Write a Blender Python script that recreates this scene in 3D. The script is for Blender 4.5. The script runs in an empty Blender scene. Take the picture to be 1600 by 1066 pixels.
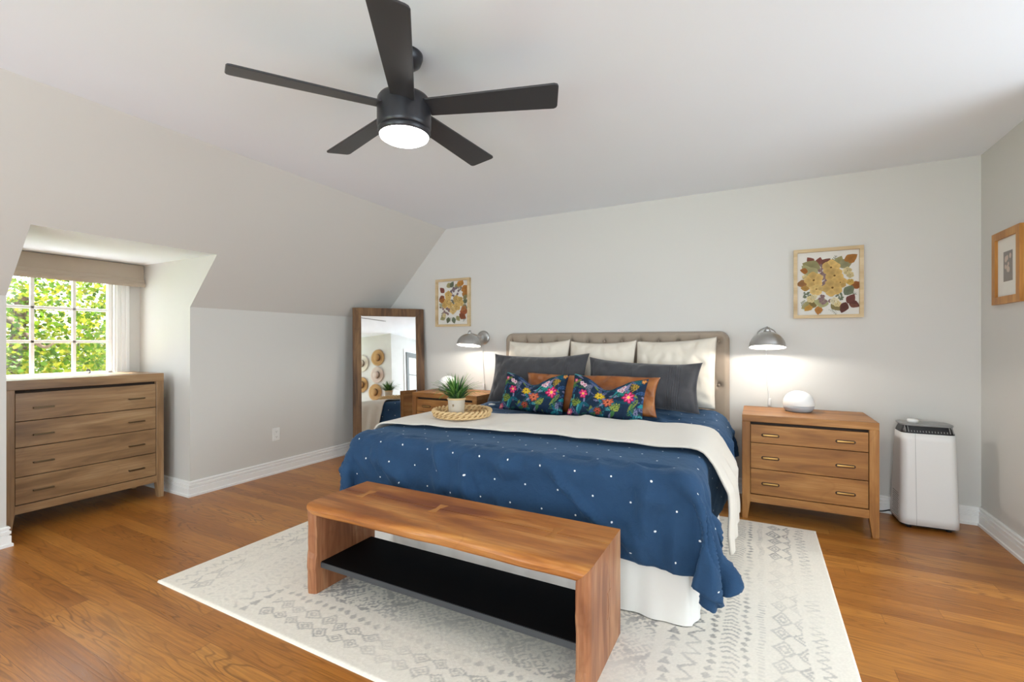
import bpy, bmesh, math, random
import numpy as np
from mathutils import Vector, Matrix, noise
R = math.radians
PI = math.pi
random.seed(7)
scene = bpy.context.scene
col = scene.collection

# ------------------------------------------------------------------ camera, sky, sun, exposure
cam_d = bpy.data.cameras.new('camera'); cam = bpy.data.objects.new('camera', cam_d); col.objects.link(cam)
cam_d.sensor_width = 36; cam_d.lens = 726.57/1600*36; cam_d.shift_y = 0.001
cam_d.clip_start = 0.02; cam_d.clip_end = 200
cam.location = (0, 0, 1.2); cam.rotation_euler = (R(90), 0, R(27.84))
scene.camera = cam
world = bpy.data.worlds.new('sky'); scene.world = world; world.use_nodes = True
bg = world.node_tree.nodes['Background']; bg.inputs[0].default_value = (0.80, 0.918, 1.0, 1); bg.inputs[1].default_value = 7.0
sun_d = bpy.data.lights.new('sun', 'SUN'); sun_d.energy = 33.0; sun_d.angle = R(1.0); sun_d.color = (1, 0.97, 0.93)
sun = bpy.data.objects.new('sun', sun_d); col.objects.link(sun)
sun.rotation_euler = Vector((0.50, 0.03, -0.86)).to_track_quat('-Z', 'Y').to_euler()
def portal(loc, direction, sx, sy):
    d = bpy.data.lights.new('window_daylight', 'AREA'); d.shape = 'RECTANGLE'; d.size = sx; d.size_y = sy
    d.cycles.is_portal = True
    o = bpy.data.objects.new('window_daylight', d); col.objects.link(o); o.location = loc
    o.rotation_euler = Vector(direction).to_track_quat('-Z', 'Y').to_euler()
portal((-4.72, 1.485, 1.33), (1, 0, 0), 0.72, 0.78)
REAR = [(-3.4, -2.1), (-1.0, 1.1)]           # unseen windows behind the camera, added to let daylight into the room
for a, b in REAR: portal(((a+b)/2, -2.06, 1.35), (0, 1, 0), b-a, 1.7)
def ceiling_fill(x0, x1, watts):                  # added fill light outside the rear windows, aimed up to brighten the ceiling
    d = bpy.data.lights.new('ceiling_fill_light', 'AREA'); d.shape = 'RECTANGLE'; d.size = x1-x0; d.size_y = 1.0; d.energy = watts; d.color = (0.93, 0.97, 1.0)
    o = bpy.data.objects.new('ceiling_fill_light', d); col.objects.link(o); o.location = ((x0+x1)/2, -2.75, 0.1)
    o.rotation_euler = Vector((0, 0.8, 0.6)).to_track_quat('-Z', 'Y').to_euler()
for a, b in REAR: ceiling_fill(a, b, 24)
portal((2.66, 1.75, 1.3), (-1, 0, 0), 2.2, 1.9)  # unseen hall window, added to bring daylight in from the right
scene.view_settings.view_transform = 'Standard'; scene.view_settings.look = 'None'
scene.view_settings.gamma = 1.0; scene.view_settings.use_curve_mapping = False
scene.view_settings.exposure = -0.03
scene.cycles.max_bounces = 10; scene.cycles.diffuse_bounces = 6

# ------------------------------------------------------------------ room numbers
D, XR, XK, XS, H, ZK = 4.128, 1.295, -3.894, -2.991, 2.425, 1.472
Y1, Y2, ZD, XW = 1.026, 2.024, 1.848, -4.657
YB = -2.0                                     # wall behind the camera
def slope_x(z): return XK + (z-ZK)*(XS-XK)/(H-ZK)

# ------------------------------------------------------------------ node helpers
def lin(c):
    if isinstance(c, str): c = [int(c[i:i+2], 16)/255 for i in (0, 2, 4)]
    return tuple((x/12.92 if x <= 0.04045 else ((x+0.055)/1.055)**2.4) for x in c[:3]) + (1.0,)
class G:
    def __init__(s, name, rough=0.6, metal=0.0, color=None, spec=None):
        s.m = bpy.data.materials.new(name); s.m.use_nodes = True
        s.t = s.m.node_tree; s.b = s.t.nodes['Principled BSDF']
        s.b.inputs['Roughness'].default_value = rough; s.b.inputs['Metallic'].default_value = metal
        if spec is not None: s.b.inputs['Specular IOR Level'].default_value = spec
        if color is not None: s.b.inputs['Base Color'].default_value = lin(color)
    def put(s, sock, v):
        if isinstance(v, bpy.types.NodeSocket): s.t.links.new(v, sock)
        elif v is not None: sock.default_value = v
    def m1(s, op, a, b=None, c=None):
        n = s.t.nodes.new('ShaderNodeMath'); n.operation = op
        for i, v in enumerate((a, b, c)):
            if v is not None: s.put(n.inputs[i], v)
        return n.outputs[0]
    def coord(s, which='Object'): return s.t.nodes.new('ShaderNodeTexCoord').outputs[which]
    def map(s, v, scale=(1, 1, 1), loc=(0, 0, 0), rot=(0, 0, 0)):
        n = s.t.nodes.new('ShaderNodeMapping'); s.put(n.inputs[0], v)
        n.inputs[1].default_value = loc; n.inputs[2].default_value = rot; n.inputs[3].default_value = scale
        return n.outputs[0]
    def sep(s, v):
        n = s.t.nodes.new('ShaderNodeSeparateXYZ'); s.put(n.inputs[0], v); return n.outputs
    def comb(s, x, y, z=0.0):
        n = s.t.nodes.new('ShaderNodeCombineXYZ')
        for i, v in enumerate((x, y, z)): s.put(n.inputs[i], v)
        return n.outputs[0]
    def noise(s, v, scale=5, detail=3, rough=0.55, dist=0.0):
        n = s.t.nodes.new('ShaderNodeTexNoise'); s.put(n.inputs['Vector'], v)
        n.inputs['Scale'].default_value = scale; n.inputs['Detail'].default_value = detail
        n.inputs['Roughness'].default_value = rough; n.inputs['Distortion'].default_value = dist
        return n.outputs[0]
    def white(s, v):
        n = s.t.nodes.new('ShaderNodeTexWhiteNoise'); n.noise_dimensions = '3D'; s.put(n.inputs[0], v); return n.outputs[0]
    def voronoi(s, v, scale=5, feature='F1', out=0):
        n = s.t.nodes.new('ShaderNodeTexVoronoi'); n.feature = feature; s.put(n.inputs['Vector'], v)
        n.inputs['Scale'].default_value = scale; return n.outputs[out]
    def ramp(s, v, stops):
        n = s.t.nodes.new('ShaderNodeValToRGB'); s.put(n.inputs[0], v); e = n.color_ramp.elements
        while len(e) < len(stops): e.new(0.5)
        for k, (p, c) in zip(e, stops):
            k.position = p; k.color = lin(c) if not isinstance(c, (int, float)) else (c, c, c, 1)
        return n.outputs[0]
    def mix(s, fac, a, b, mode='MIX'):
        n = s.t.nodes.new('ShaderNodeMix'); n.data_type = 'RGBA'; n.blend_type = mode
        s.put(n.inputs[0], fac)
        for k, v in ((6, a), (7, b)):
            if isinstance(v, (str, tuple, list)): v = lin(v)
            s.put(n.inputs[k], v)
        return n.outputs[2]
    def attr(s, name='col'):
        n = s.t.nodes.new('ShaderNodeAttribute'); n.attribute_name = name; return n.outputs[0]
    def base(s, v): s.put(s.b.inputs['Base Color'], v); return s
    def rough(s, v): s.put(s.b.inputs['Roughness'], v); return s
    def bump(s, v, strength=0.2, dist=0.01):
        n = s.t.nodes.new('ShaderNodeBump'); s.put(n.inputs['Height'], v)
        n.inputs['Strength'].default_value = strength; n.inputs['Distance'].default_value = dist
        s.t.links.new(n.outputs[0], s.b.inputs['Normal']); return s

# ------------------------------------------------------------------ materials
M = {}
def paint(name, c, rough=0.75):
    g = G(name, rough); co = g.coord('Object')
    g.base(g.mix(g.noise(co, 1.3, 2), c, tuple(min(1, x*1.015) for x in [int(c[i:i+2], 16)/255 for i in (0, 2, 4)])))
    g.bump(g.noise(co, 260, 2), 0.06, 0.002); M[name] = g.m; return g
paint('wall_paint', 'cecbc5'); paint('ceiling_paint', 'e8ecf2', 0.85); paint('trim_paint', 'ecebe8', 0.42)

def oak_floor():
    g = G('oak_floor', 0.3, spec=0.4); o = g.sep(g.coord('Object')); x, y = o[0], o[1]
    W, L = 0.083, 1.15
    rowf = g.m1('DIVIDE', y, W); row = g.m1('FLOOR', rowf); fy = g.m1('FRACT', rowf)
    rr = g.white(g.comb(row, 3.1, 0.7))
    xf = g.m1('ADD', g.m1('DIVIDE', x, L), g.m1('MULTIPLY', rr, 9.0)); pl = g.m1('FLOOR', xf); fx = g.m1('FRACT', xf)
    r1 = g.white(g.comb(row, pl, 1.0)); r2 = g.white(g.comb(pl, row, 5.0))
    off = g.m1('MULTIPLY', r1, 40.0)
    # cathedral figure: rings of a stretched, wobbling field
    wob = g.noise(g.comb(g.m1('ADD', g.m1('MULTIPLY', x, 1.0), off), g.m1('MULTIPLY', y, 9.0), off), 1.0, 2, 0.45, 0.25)
    ring = g.m1('SINE', g.m1('MULTIPLY', wob, 120.0))
    ringm = g.ramp(ring, [(0.0, 0.0), (0.55, 0.12), (0.9, 0.75), (1.0, 1.0)])
    gate = g.ramp(g.noise(g.comb(g.m1('ADD', g.m1('MULTIPLY', x, 0.8), off), g.m1('MULTIPLY', y, 3.0), 3.3), 1.0, 1), [(0.4, 0.25), (0.62, 1.0)])
    fine = g.noise(g.comb(g.m1('ADD', g.m1('MULTIPLY', x, 5.0), off), g.m1('MULTIPLY', y, 150.0), off), 1.0, 3, 0.6)
    tone = g.m1('ADD', g.m1('MULTIPLY', r2, 0.46), g.m1('MULTIPLY', g.noise(g.comb(g.m1('ADD', x, off), g.m1('MULTIPLY', y, 6), 0.0), 1.4, 2), 0.54))
    c = g.ramp(tone, [(0.1, '935822'), (0.35, 'ab6c2e'), (0.6, 'bd7c36'), (0.9, 'cf9349')])
    c = g.mix(g.m1('MULTIPLY', g.m1('MULTIPLY', ringm, gate), 0.6), c, '5c3417')
    c = g.mix(g.ramp(fine, [(0.42, 0.32), (0.62, 0.0)]), c, '6b3f1e')
    seam = g.m1('MAXIMUM', g.m1('LESS_THAN', fy, 0.018), g.m1('LESS_THAN', fx, 0.0016))
    c = g.mix(g.m1('MULTIPLY', seam, 0.6), c, '4a2a13')
    g.base(c); g.rough(g.m1('ADD', 0.23, g.m1('MULTIPLY', fine, 0.16)))
    hgt = g.m1('SUBTRACT', g.m1('MULTIPLY', ringm, -0.25), seam)
    g.bump(hgt, 0.12, 0.003); M['oak_floor'] = g.m
oak_floor()

def wood(name, dark, mid, light, axis=0, rough=0.45, fine=60, amount=1.0, spec=0.35, scale=1.0):
    g = G(name, rough, spec=spec); o = g.sep(g.coord('Object'))
    st = [1.6*scale, fine*0.22*scale]; k = [fine*0.22*scale]*3; k[axis] = 1.6*scale
    f = [fine*2.2]*3; f[axis] = 5.0
    a = g.noise(g.comb(*[g.m1('MULTIPLY', o[i], k[i]) for i in range(3)]), 1.0, 3, 0.55, 0.6)
    b = g.noise(g.comb(*[g.m1('MULTIPLY', o[i], f[i]) for i in range(3)]), 1.0, 2, 0.6)
    w = [3.0*scale]*3; w[axis] = 0.9*scale
    d = g.noise(g.comb(*[g.m1('MULTIPLY', o[i], w[i]) for i in range(3)]), 1.0, 2, 0.5, 0.3)
    ring = g.m1('ABSOLUTE', g.m1('SINE', g.m1('MULTIPLY', d, 42.0)))
    t = g.m1('ADD', g.m1('MULTIPLY', a, 0.7), g.m1('MULTIPLY', d, 0.3))
    c = g.ramp(t, [(0.37, dark), (0.5, mid), (0.63, light)])
    c = g.mix(g.m1('MULTIPLY', g.ramp(ring, [(0.0, 1.0), (0.3, 0.0)]), 0.22*amount), c, dark)
    c = g.mix(g.m1('MULTIPLY', g.ramp(b, [(0.38, 1.0), (0.58, 0.0)]), 0.35*amount), c, dark)
    g.base(c); g.bump(b, 0.05, 0.002); M[name] = g.m; return g
for ax, sfx in ((0, ''), (2, '_up'), (1, '_deep')):
    wood('honey_wood'+sfx, '7c4f26', '9c6935', 'b07e48', ax)
    wood('grey_brown_wood'+sfx, '775a3d', '967450', 'ab8b66', ax, 0.30, spec=0.5)
wood('bench_top_wood', '84491f', 'b4702f', 'cd8f4c', 0, 0.32, 40, 1.0, 0.5)
wood('bench_side_wood', '77472c', 'a36c4a', 'bf9069', 2, 0.42, 40, 1.1, 0.35)
wood('bench_key_wood', 'a4672f', 'bf8344', 'd09a5c', 1, 0.35, 40, 0.7)
wood('mirror_frame_wood', '452d18', '664729', '82603c', 2, 0.5, 80, 1.0)
wood('pale_frame_wood', 'b59a72', 'cbb28a', 'd9c4a0', 0, 0.5, 60, 0.5)
wood('amber_frame_wood', '9c6526', 'bd8340', 'd09a58', 2, 0.4, 60, 0.6)
wood('bark', '3b2c20', '54402f', '6a5440', 2, 0.9, 30, 1.0)
def simple(name, c, rough=0.5, metal=0.0, spec=None, nz=None, **kw):
    g = G(name, rough, metal, c, spec)
    co = g.coord('Object')
    h = [int(c[i:i+2], 16)/255 for i in (0, 2, 4)]
    g.base(g.mix(g.noise(co, nz or 9, 2), tuple(x*0.96 for x in h), tuple(min(1, x*1.03) for x in h)))
    for k, v in kw.items(): g.b.inputs[k].default_value = v
    M[name] = g.m; return g
simple('brass', 'b08a52', 0.32, 1.0); simple('bronze', '6b5a44', 0.35, 1.0); simple('slot_dark', '3a2411', 0.7)
simple('black_metal', '2e2e32', 0.34, 0.3, 0.5); simple('black_blade', '333336', 0.36, 0.0, 0.5)
simple('black_shelf', '0a0a0b', 0.65, 0.0, 0.1); simple('shelf_edge', '3b3d40', 0.5)
simple('white_plastic', 'e6e5e1', 0.32); simple('purifier_shell', 'e9e8e5', 0.38, nz=1.0); simple('dark_plastic', '17171a', 0.35); simple('grey_lid', '8c8c8a', 0.35)
simple('grey_fabric_band', 'a9a9ab', 0.9); simple('white_cord', 'd6d6d4', 0.5); simple('black_cord', '19191b', 0.5)
simple('speaker_dome', 'ecebe8', 0.55); simple('recess_shadow', '2a1b0e', 0.8)
def nickel():
    g = G('brushed_nickel', 0.3, 1.0); o = g.sep(g.coord('Object'))
    ang = g.m1('ARCTAN2', o[1], o[0])
    n = g.noise(g.comb(g.m1('MULTIPLY', ang, 12.0), g.m1('MULTIPLY', o[2], 2.0), 0.0), 6.0, 3)
    g.base(g.mix(n, 'a9a8a6', 'cfcdca')); g.rough(g.m1('ADD', 0.24, g.m1('MULTIPLY', n, 0.2))); M['brushed_nickel'] = g.m
nickel()
def emit(name, c, s):
    g = G(name, 0.4, 0.0, c); g.b.inputs['Emission Color'].default_value = lin(c); g.b.inputs['Emission Strength'].default_value = s; M[name] = g.m
emit('fan_diffuser', 'fffdfa', 15.0); emit('bulb_glow', 'fff3e0', 14.0)
simple('shade_inside', 'f2f0ec', 0.6)
def fabric(name, c, c2=None, scale=900, rough=0.95, bump=0.25, sheen=0.2, big=4):
    g = G(name, rough, spec=0.15); co = g.coord('Object')
    h = [int(c[i:i+2], 16)/255 for i in (0, 2, 4)]; c2 = c2 or tuple(x*0.93 for x in h)
    wv = g.noise(co, scale, 1)
    g.base(g.mix(g.m1('ADD', g.m1('MULTIPLY', g.noise(co, big, 3), 0.6), g.m1('MULTIPLY', wv, 0.4)), c, c2))
    g.b.inputs['Sheen Weight'].default_value = sheen
    g.bump(wv, bump, 0.0015); M[name] = g.m; return g
fabric('white_cotton', 'e6ddcf', 'd9cebd'); fabric('skirt_linen', 'ebe8e3', 'e0dcd5'); fabric('throw_wool', 'dcd4c8', 'cfc6b8', 420, 1.0, 0.5, 0.4)
fabric('headboard_linen', 'a8998a', '968775', 700, 0.95, 0.4); fabric('blind_linen', 'b3a597', 'a2937f', 600)
fabric('mattress_ticking', 'dedbd5')
def ribbed():
    g = G('charcoal_cotton', 0.95, spec=0.12); o = g.sep(g.coord('Object')); co = g.coord('Object')
    w = g.noise(g.comb(g.m1('MULTIPLY', o[0], 900.0), g.m1('MULTIPLY', o[1], 300.0), 0.0), 1.0, 2)
    g.base(g.mix(w, '3b3a3c', '504f52')); g.b.inputs['Sheen Weight'].default_value = 0.25
    tuck = g.m1('MULTIPLY', g.m1('SINE', g.m1('MULTIPLY', o[0], 420.0)), g.m1('MULTIPLY', g.m1('GREATER_THAN', o[0], 0.21), g.m1('LESS_THAN', o[0], 0.31)))
    g.bump(g.m1('ADD', w, g.m1('MULTIPLY', tuck, 1.5)), 0.35, 0.003); M['charcoal_cotton'] = g.m
ribbed()
def leather():
    g = G('tan_leather', 0.38, spec=0.5); co = g.coord('Object')
    g.base(g.ramp(g.noise(co, 7, 4), [(0.3, '7a4118'), (0.5, '97582a'), (0.7, 'b0703a')]))
    g.bump(g.noise(co, 60, 4), 0.25, 0.004); M['tan_leather'] = g.m
leather()
def duvet_mat():
    g = G('navy_duvet_cotton', 0.82, spec=0.2); uv = g.sep(g.coord('UV')); co = g.coord('Object')
    V = g.m1('DIVIDE', uv[1], 0.098); row = g.m1('FLOOR', V)
    U = g.m1('ADD', g.m1('DIVIDE', uv[0], 0.165), g.m1('MULTIPLY', g.m1('MODULO', row, 2.0), 0.5))
    du = g.m1('MULTIPLY', g.m1('ABSOLUTE', g.m1('SUBTRACT', g.m1('FRACT', U), 0.5)), 0.165)
    dv = g.m1('MULTIPLY', g.m1('ABSOLUTE', g.m1('SUBTRACT', g.m1('FRACT', V), 0.5)), 0.098)
    dot = g.m1('LESS_THAN', g.m1('SQRT', g.m1('ADD', g.m1('POWER', du, 2.0), g.m1('POWER', dv, 2.0))), 0.0042)
    n = g.noise(co, 6, 3)
    g.base(g.mix(dot, g.mix(n, '203955', '2b4a6b'), 'e6e8e8'))
    g.b.inputs['Sheen Weight'].default_value = 0.25; g.b.inputs['Sheen Tint'].default_value = lin('86a6c8')
    g.bump(g.noise(co, 26, 4, 0.65, 0.8), 0.35, 0.012); M['duvet'] = g.m
duvet_mat()
def attr_mat(name, rough=0.9, fuzz=None, spec=0.2):
    g = G(name, rough, spec=spec); g.base(g.attr('col'))
    if fuzz: g.bump(g.noise(g.coord('Object'), fuzz, 2), 0.5, 0.003)
    M[name] = g.m
attr_mat('rug_weave', 1.0, 500, 0.05); attr_mat('floral_velvet', 0.8, 700); attr_mat('pressed_petals', 0.85); attr_mat('leaf_blades', 0.45, None, 0.4)
def foliage_mat():
    g = G('tree_leaves', 0.6, spec=0.2); g.base(g.attr('col'))
    tr = g.t.nodes.new('ShaderNodeBsdfTranslucent'); g.t.links.new(g.attr('col'), tr.inputs[0])
    mx = g.t.nodes.new('ShaderNodeMixShader'); mx.inputs[0].default_value = 0.4
    g.t.links.new(g.b.outputs[0], mx.inputs[1]); g.t.links.new(tr.outputs[0], mx.inputs[2])
    g.t.links.new(mx.outputs[0], g.t.nodes['Material Output'].inputs[0]); M['tree_leaves'] = g.m
foliage_mat()
simple('ceramic', 'd8cdbb', 0.45, nz=30); simple('soil', '3a2c20', 0.95, nz=60); simple('jute', 'd3b383', 0.9, nz=40); simple('jute_dark', 'a98552', 0.9, nz=40)
simple('mirror_glass', 'f4f5f5', 0.02, 1.0); simple('paper', 'e4dfd5', 0.8); simple('grass', '6f8f3a', 0.95, nz=3)
simple('house_siding', 'b9aeb2', 0.8); simple('bounce_shingle', 'cdd0d8', 0.9, nz=14); simple('photo_grey', '8d8680', 0.6, nz=25); simple('straw_tan', 'b58d5a', 0.85, nz=60); simple('straw_pink', 'c9b5a8', 0.85, nz=60); simple('straw_cream', 'd8d0bf', 0.85, nz=60); simple('hat_band', '5d4a3c', 0.8)
simple('door_dark', '55544f', 0.45); simple('wall_far', 'b7a79a', 0.8)
def glass():
    m = bpy.data.materials.new('window_glass'); m.use_nodes = True; t = m.node_tree; t.nodes.remove(t.nodes['Principled BSDF'])
    tr = t.nodes.new('ShaderNodeBsdfTransparent'); gl = t.nodes.new('ShaderNodeBsdfGlossy'); gl.inputs['Roughness'].default_value = 0.02
    mx = t.nodes.new('ShaderNodeMixShader'); mx.inputs[0].default_value = 0.05
    t.links.new(tr.outputs[0], mx.inputs[1]); t.links.new(gl.outputs[0], mx.inputs[2])
    t.links.new(mx.outputs[0], t.nodes['Material Output'].inputs[0]); M['window_glass'] = m
glass()

# ------------------------------------------------------------------ mesh helpers
def obj(name, bm, mat, parent=None, smooth=False, mods=()):
    me = bpy.data.meshes.new(name); bm.normal_update(); bm.to_mesh(me); bm.free()
    o = bpy.data.objects.new(name, me); col.objects.link(o)
    for k in (mat if isinstance(mat, (list, tuple)) else [mat]): me.materials.append(M[k])
    if smooth: me.polygons.foreach_set('use_smooth', [True]*len(me.polygons))
    if parent is not None: o.parent = parent
    return o
def thing(name, label, cat, loc=(0, 0, 0), rz=0, group=None):
    o = bpy.data.objects.new(name, None); col.objects.link(o); o.location = loc; o.rotation_euler = (0, 0, rz)
    o.empty_display_size = 0.1; return tag(o, label, cat, group)
def tag(o, label, cat, group=None):
    o['label'] = label; o['category'] = cat
    if group: o['group'] = group
    return o
def struct(name, bm, mat, parent=None, smooth=False):
    o = obj(name, bm, mat, parent, smooth)
    if parent is None: o['kind'] = 'structure'
    return o
def dup(root, loc, rz=0, label=None):
    r = root.copy(); col.objects.link(r); r.location = loc; r.rotation_euler = (0, 0, rz)
    if label: r['label'] = label
    def kids(a, b):
        for ch in list(a.children):
            c = ch.copy(); col.objects.link(c); c.parent = b; kids(ch, c)
    kids(root, r); return r
def box(bm, x0, x1, y0, y1, z0, z1, bevel=0.0, seg=2):
    vs = [bm.verts.new((x, y, z)) for x in (x0, x1) for y in (y0, y1) for z in (z0, z1)]
    fs = [bm.faces.new([vs[i] for i in q]) for q in ((0, 1, 3, 2), (4, 6, 7, 5), (0, 4, 5, 1), (2, 3, 7, 6), (0, 2, 6, 4), (1, 5, 7, 3))]
    if bevel > 0:
        es = list({e for f in fs for e in f.edges})
        bmesh.ops.bevel(bm, geom=es, offset=bevel, segments=seg, affect='EDGES', profile=0.6)
    return bm
def B(*a, **k): return box(bmesh.new(), *a, **k)
def prism(bm, pts, axis, a, b):
    """polygon pts in the plane across axis, extruded from a to b"""
    def P(p, t):
        return {0: (t, p[0], p[1]), 1: (p[0], t, p[1]), 2: (p[0], p[1], t)}[axis]
    lo = [bm.verts.new(P(p, a)) for p in pts]; hi = [bm.verts.new(P(p, b)) for p in pts]; n = len(pts)
    bm.faces.new(lo[::-1]); bm.faces.new(hi)
    for i in range(n): bm.faces.new((lo[i], lo[(i+1) % n], hi[(i+1) % n], hi[i]))
    bmesh.ops.recalc_face_normals(bm, faces=bm.faces[:]); return bm
def lathe(bm, prof, n=48, c=(0, 0, 0), closed=False):
    rings = []
    for r, z in prof:
        if r < 1e-6: rings.append([bm.verts.new((c[0], c[1], c[2]+z))])
        else: rings.append([bm.verts.new((c[0]+r*math.cos(2*PI*i/n), c[1]+r*math.sin(2*PI*i/n), c[2]+z)) for i in range(n)])
    for a, b in zip(rings, rings[1:]):
        for i in range(n):
            j = (i+1) % n
            q = [a[i % len(a)], a[j % len(a)], b[j % len(b)], b[i % len(b)]]
            q = list(dict.fromkeys(q))
            if len(q) > 2: bm.faces.new(q)
    bmesh.ops.recalc_face_normals(bm, faces=bm.faces[:]); return bm
def tube(bm, pts, r, n=10, caps=True):
    pts = [Vector(p) for p in pts]; rs = r if isinstance(r, (list, tuple)) else [r]*len(pts)
    up = Vector((0.123, 0.3, 0.94)); rings = []
    for i, p in enumerate(pts):
        d = (pts[min(i+1, len(pts)-1)]-pts[max(i-1, 0)]).normalized()
        a = d.cross(up).normalized() if abs(d.dot(up)) < 0.98 else d.cross(Vector((1, 0, 0))).normalized()
        b = d.cross(a)
        rings.append([bm.verts.new(p+a*rs[i]*math.cos(2*PI*k/n)+b*rs[i]*math.sin(2*PI*k/n)) for k in range(n)])
    for a, b in zip(rings, rings[1:]):
        for k in range(n): bm.faces.new((a[k], a[(k+1) % n], b[(k+1) % n], b[k]))
    if caps: bm.faces.new(rings[0][::-1]); bm.faces.new(rings[-1])
    return bm
def spline(pts, n=12):
    P = [Vector(p) for p in pts]; P = [P[0]*2-P[1]]+P+[P[-1]*2-P[-2]]; out = []
    for i in range(1, len(P)-2):
        a, b, c, d = P[i-1:i+3]
        for k in range(n):
            t = k/n; out.append(0.5*((2*b)+(c-a)*t+(2*a-5*b+4*c-d)*t*t+(3*b-a-3*c+d)*t**3))
    out.append(P[-2]); return out
def grid_obj(name, co, mat, parent=None, uv=None, colr=None, close=False):
    """co: array (ny, nx, 3)"""
    ny, nx = co.shape[:2]; me = bpy.data.meshes.new(name)
    idx = np.arange(nx*ny).reshape(ny, nx)
    q = np.stack([idx[:-1, :-1], idx[:-1, 1:], idx[1:, 1:], idx[1:, :-1]], -1).reshape(-1, 4)
    me.vertices.add(nx*ny); me.vertices.foreach_set('co', co.reshape(-1).astype(np.float32))
    me.loops.add(q.size); me.loops.foreach_set('vertex_index', q.reshape(-1).astype(np.int32))
    me.polygons.add(len(q)); me.polygons.foreach_set('loop_start', np.arange(0, q.size, 4, dtype=np.int32))
    me.update(calc_edges=True)
    me.polygons.foreach_set('use_smooth', [True]*len(q))
    if uv is not None:
        l = me.uv_layers.new(name='UVMap'); l.data.foreach_set('uv', uv.reshape(-1, 2)[q.reshape(-1)].reshape(-1).astype(np.float32))
    if colr is not None: vcol(me, colr.reshape(-1, 3))
    o = bpy.data.objects.new(name, me); col.objects.link(o); me.materials.append(M[mat])
    if parent is not None: o.parent = parent
    return o
def vcol(me, rgb):
    """sRGB colours per vertex"""
    rgb = np.asarray(rgb, dtype=np.float64); l = np.where(rgb <= 0.04045, rgb/12.92, ((rgb+0.055)/1.055)**2.4)
    a = me.color_attributes.new('col', 'FLOAT_COLOR', 'POINT')
    a.data.foreach_set('color', np.concatenate([l, np.ones((len(l), 1))], 1).reshape(-1).astype(np.float32))
def hexrgb(c): return np.array([int(c[i:i+2], 16)/255 for i in (0, 2, 4)])
def hand(x, y, seed=0):
    """smooth repeatable noise on arrays, -1..1"""
    rng = np.random.RandomState(seed); v = np.zeros_like(x)
    for k in range(7):
        a = rng.uniform(0, 2*PI); f = rng.uniform(0.6, 1.6)
        v = v+np.sin(f*(np.cos(a)*x+np.sin(a)*y)+rng.uniform(0, 6.28)+0.9*np.sin(0.7*f*(np.sin(a)*x-np.cos(a)*y)+k))
    return v/4.2

# ------------------------------------------------------------------ the setting
T = 0.1
struct('floor', B(-5.0, 2.8, YB-0.1, D+0.1, -0.1, 0), 'oak_floor')
struct('ceiling', B(XS-0.04, 2.8, YB-0.1, D+0.1, H, H+T), 'ceiling_paint')
struct('wall_back', B(XK-0.2, 2.8, D, D+T, 0, H), 'wall_paint')
b = bmesh.new()
box(b, XK-T, XK, YB, Y1-T, 0, ZK); box(b, XK-T, XK, Y2+T, D, 0, ZK)
struct('wall_left', b, 'wall_paint')
def slab(b, y0, y1, z0, z1, t=0.1):
    n = (-(H-ZK), (XS-XK)); L = math.hypot(*n); n = (n[0]/L*t, n[1]/L*t)
    xa, xb = slope_x(z0), slope_x(z1)
    prism(b, [(xa, z0), (xb, z1), (xb+n[0], z1+n[1]), (xa+n[0], z0+n[1])], 1, y0, y1)
b = bmesh.new(); slab(b, YB, Y1-T, ZK, H+0.02); slab(b, Y2+T, D, ZK, H+0.02); slab(b, Y1-T, Y2+T, ZD, H+0.02)
struct('wall_left_slope', b, 'wall_paint')
chk2 = [(XK, 0), (XW-0.08, 0), (XW-0.08, ZD), (slope_x(ZD), ZD), (XK, ZK)]
struct('wall_dormer_right', prism(bmesh.new(), chk2, 1, Y2, Y2+T), 'wall_paint')
struct('wall_dormer_left', prism(bmesh.new(), chk2, 1, Y1-T, Y1), 'wall_paint')
struct('ceiling_dormer', B(XW-0.08, slope_x(ZD)-0.002, Y1-T, Y2+T, ZD, ZD+T), 'ceiling_paint')
WY0, WY1, WZ0, WZ1 = 1.13, 1.84, 0.93, 1.74            # the dormer window's opening
b = bmesh.new()
for a in ((Y1-T, WY0, 0, ZD), (WY1, Y2+T, 0, ZD), (WY0, WY1, 0, WZ0), (WY0, WY1, WZ1, ZD)): box(b, XW-0.08, XW, *a)
struct('wall_dormer_window', b, 'wall_paint')
# wall behind the camera with two unseen windows added for daylight, right side with a hall recess
b = bmesh.new(); xs = [-4.0]+[v for w in REAR for v in w]+[2.8]
for i in range(0, len(xs), 2): box(b, xs[i], xs[i+1], YB-T, YB, 0, H)
for a0, b0 in REAR: box(b, a0, b0, YB-T, YB, 0, 0.15); box(b, a0, b0, YB-T, YB, 2.2, H)
struct('wall_rear', b, 'wall_paint')
YH, YN = 0.48, 3.0
b = bmesh.new(); box(b, XR, XR+T, YN, D, 0, H); box(b, XR, XR+T, YB, YH, 0, H)
struct('wall_right', b, 'wall_paint')
struct('wall_hall_front', B(XR+T, 2.8, YH-T, YH, 0, H), 'wall_paint')
struct('wall_hall_end', B(XR+T, 2.8, YN, YN+T, 0, H), 'wall_paint')
b = bmesh.new(); box(b, 2.6, 2.7, YH, 0.65, 0, H); box(b, 2.6, 2.7, 2.85, YN, 0, H); box(b, 2.6, 2.7, 0.65, 2.85, 0, 0.35); box(b, 2.6, 2.7, 0.65, 2.85, 2.25, H)
struct('wall_hall_right', b, 'wall_paint')

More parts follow.
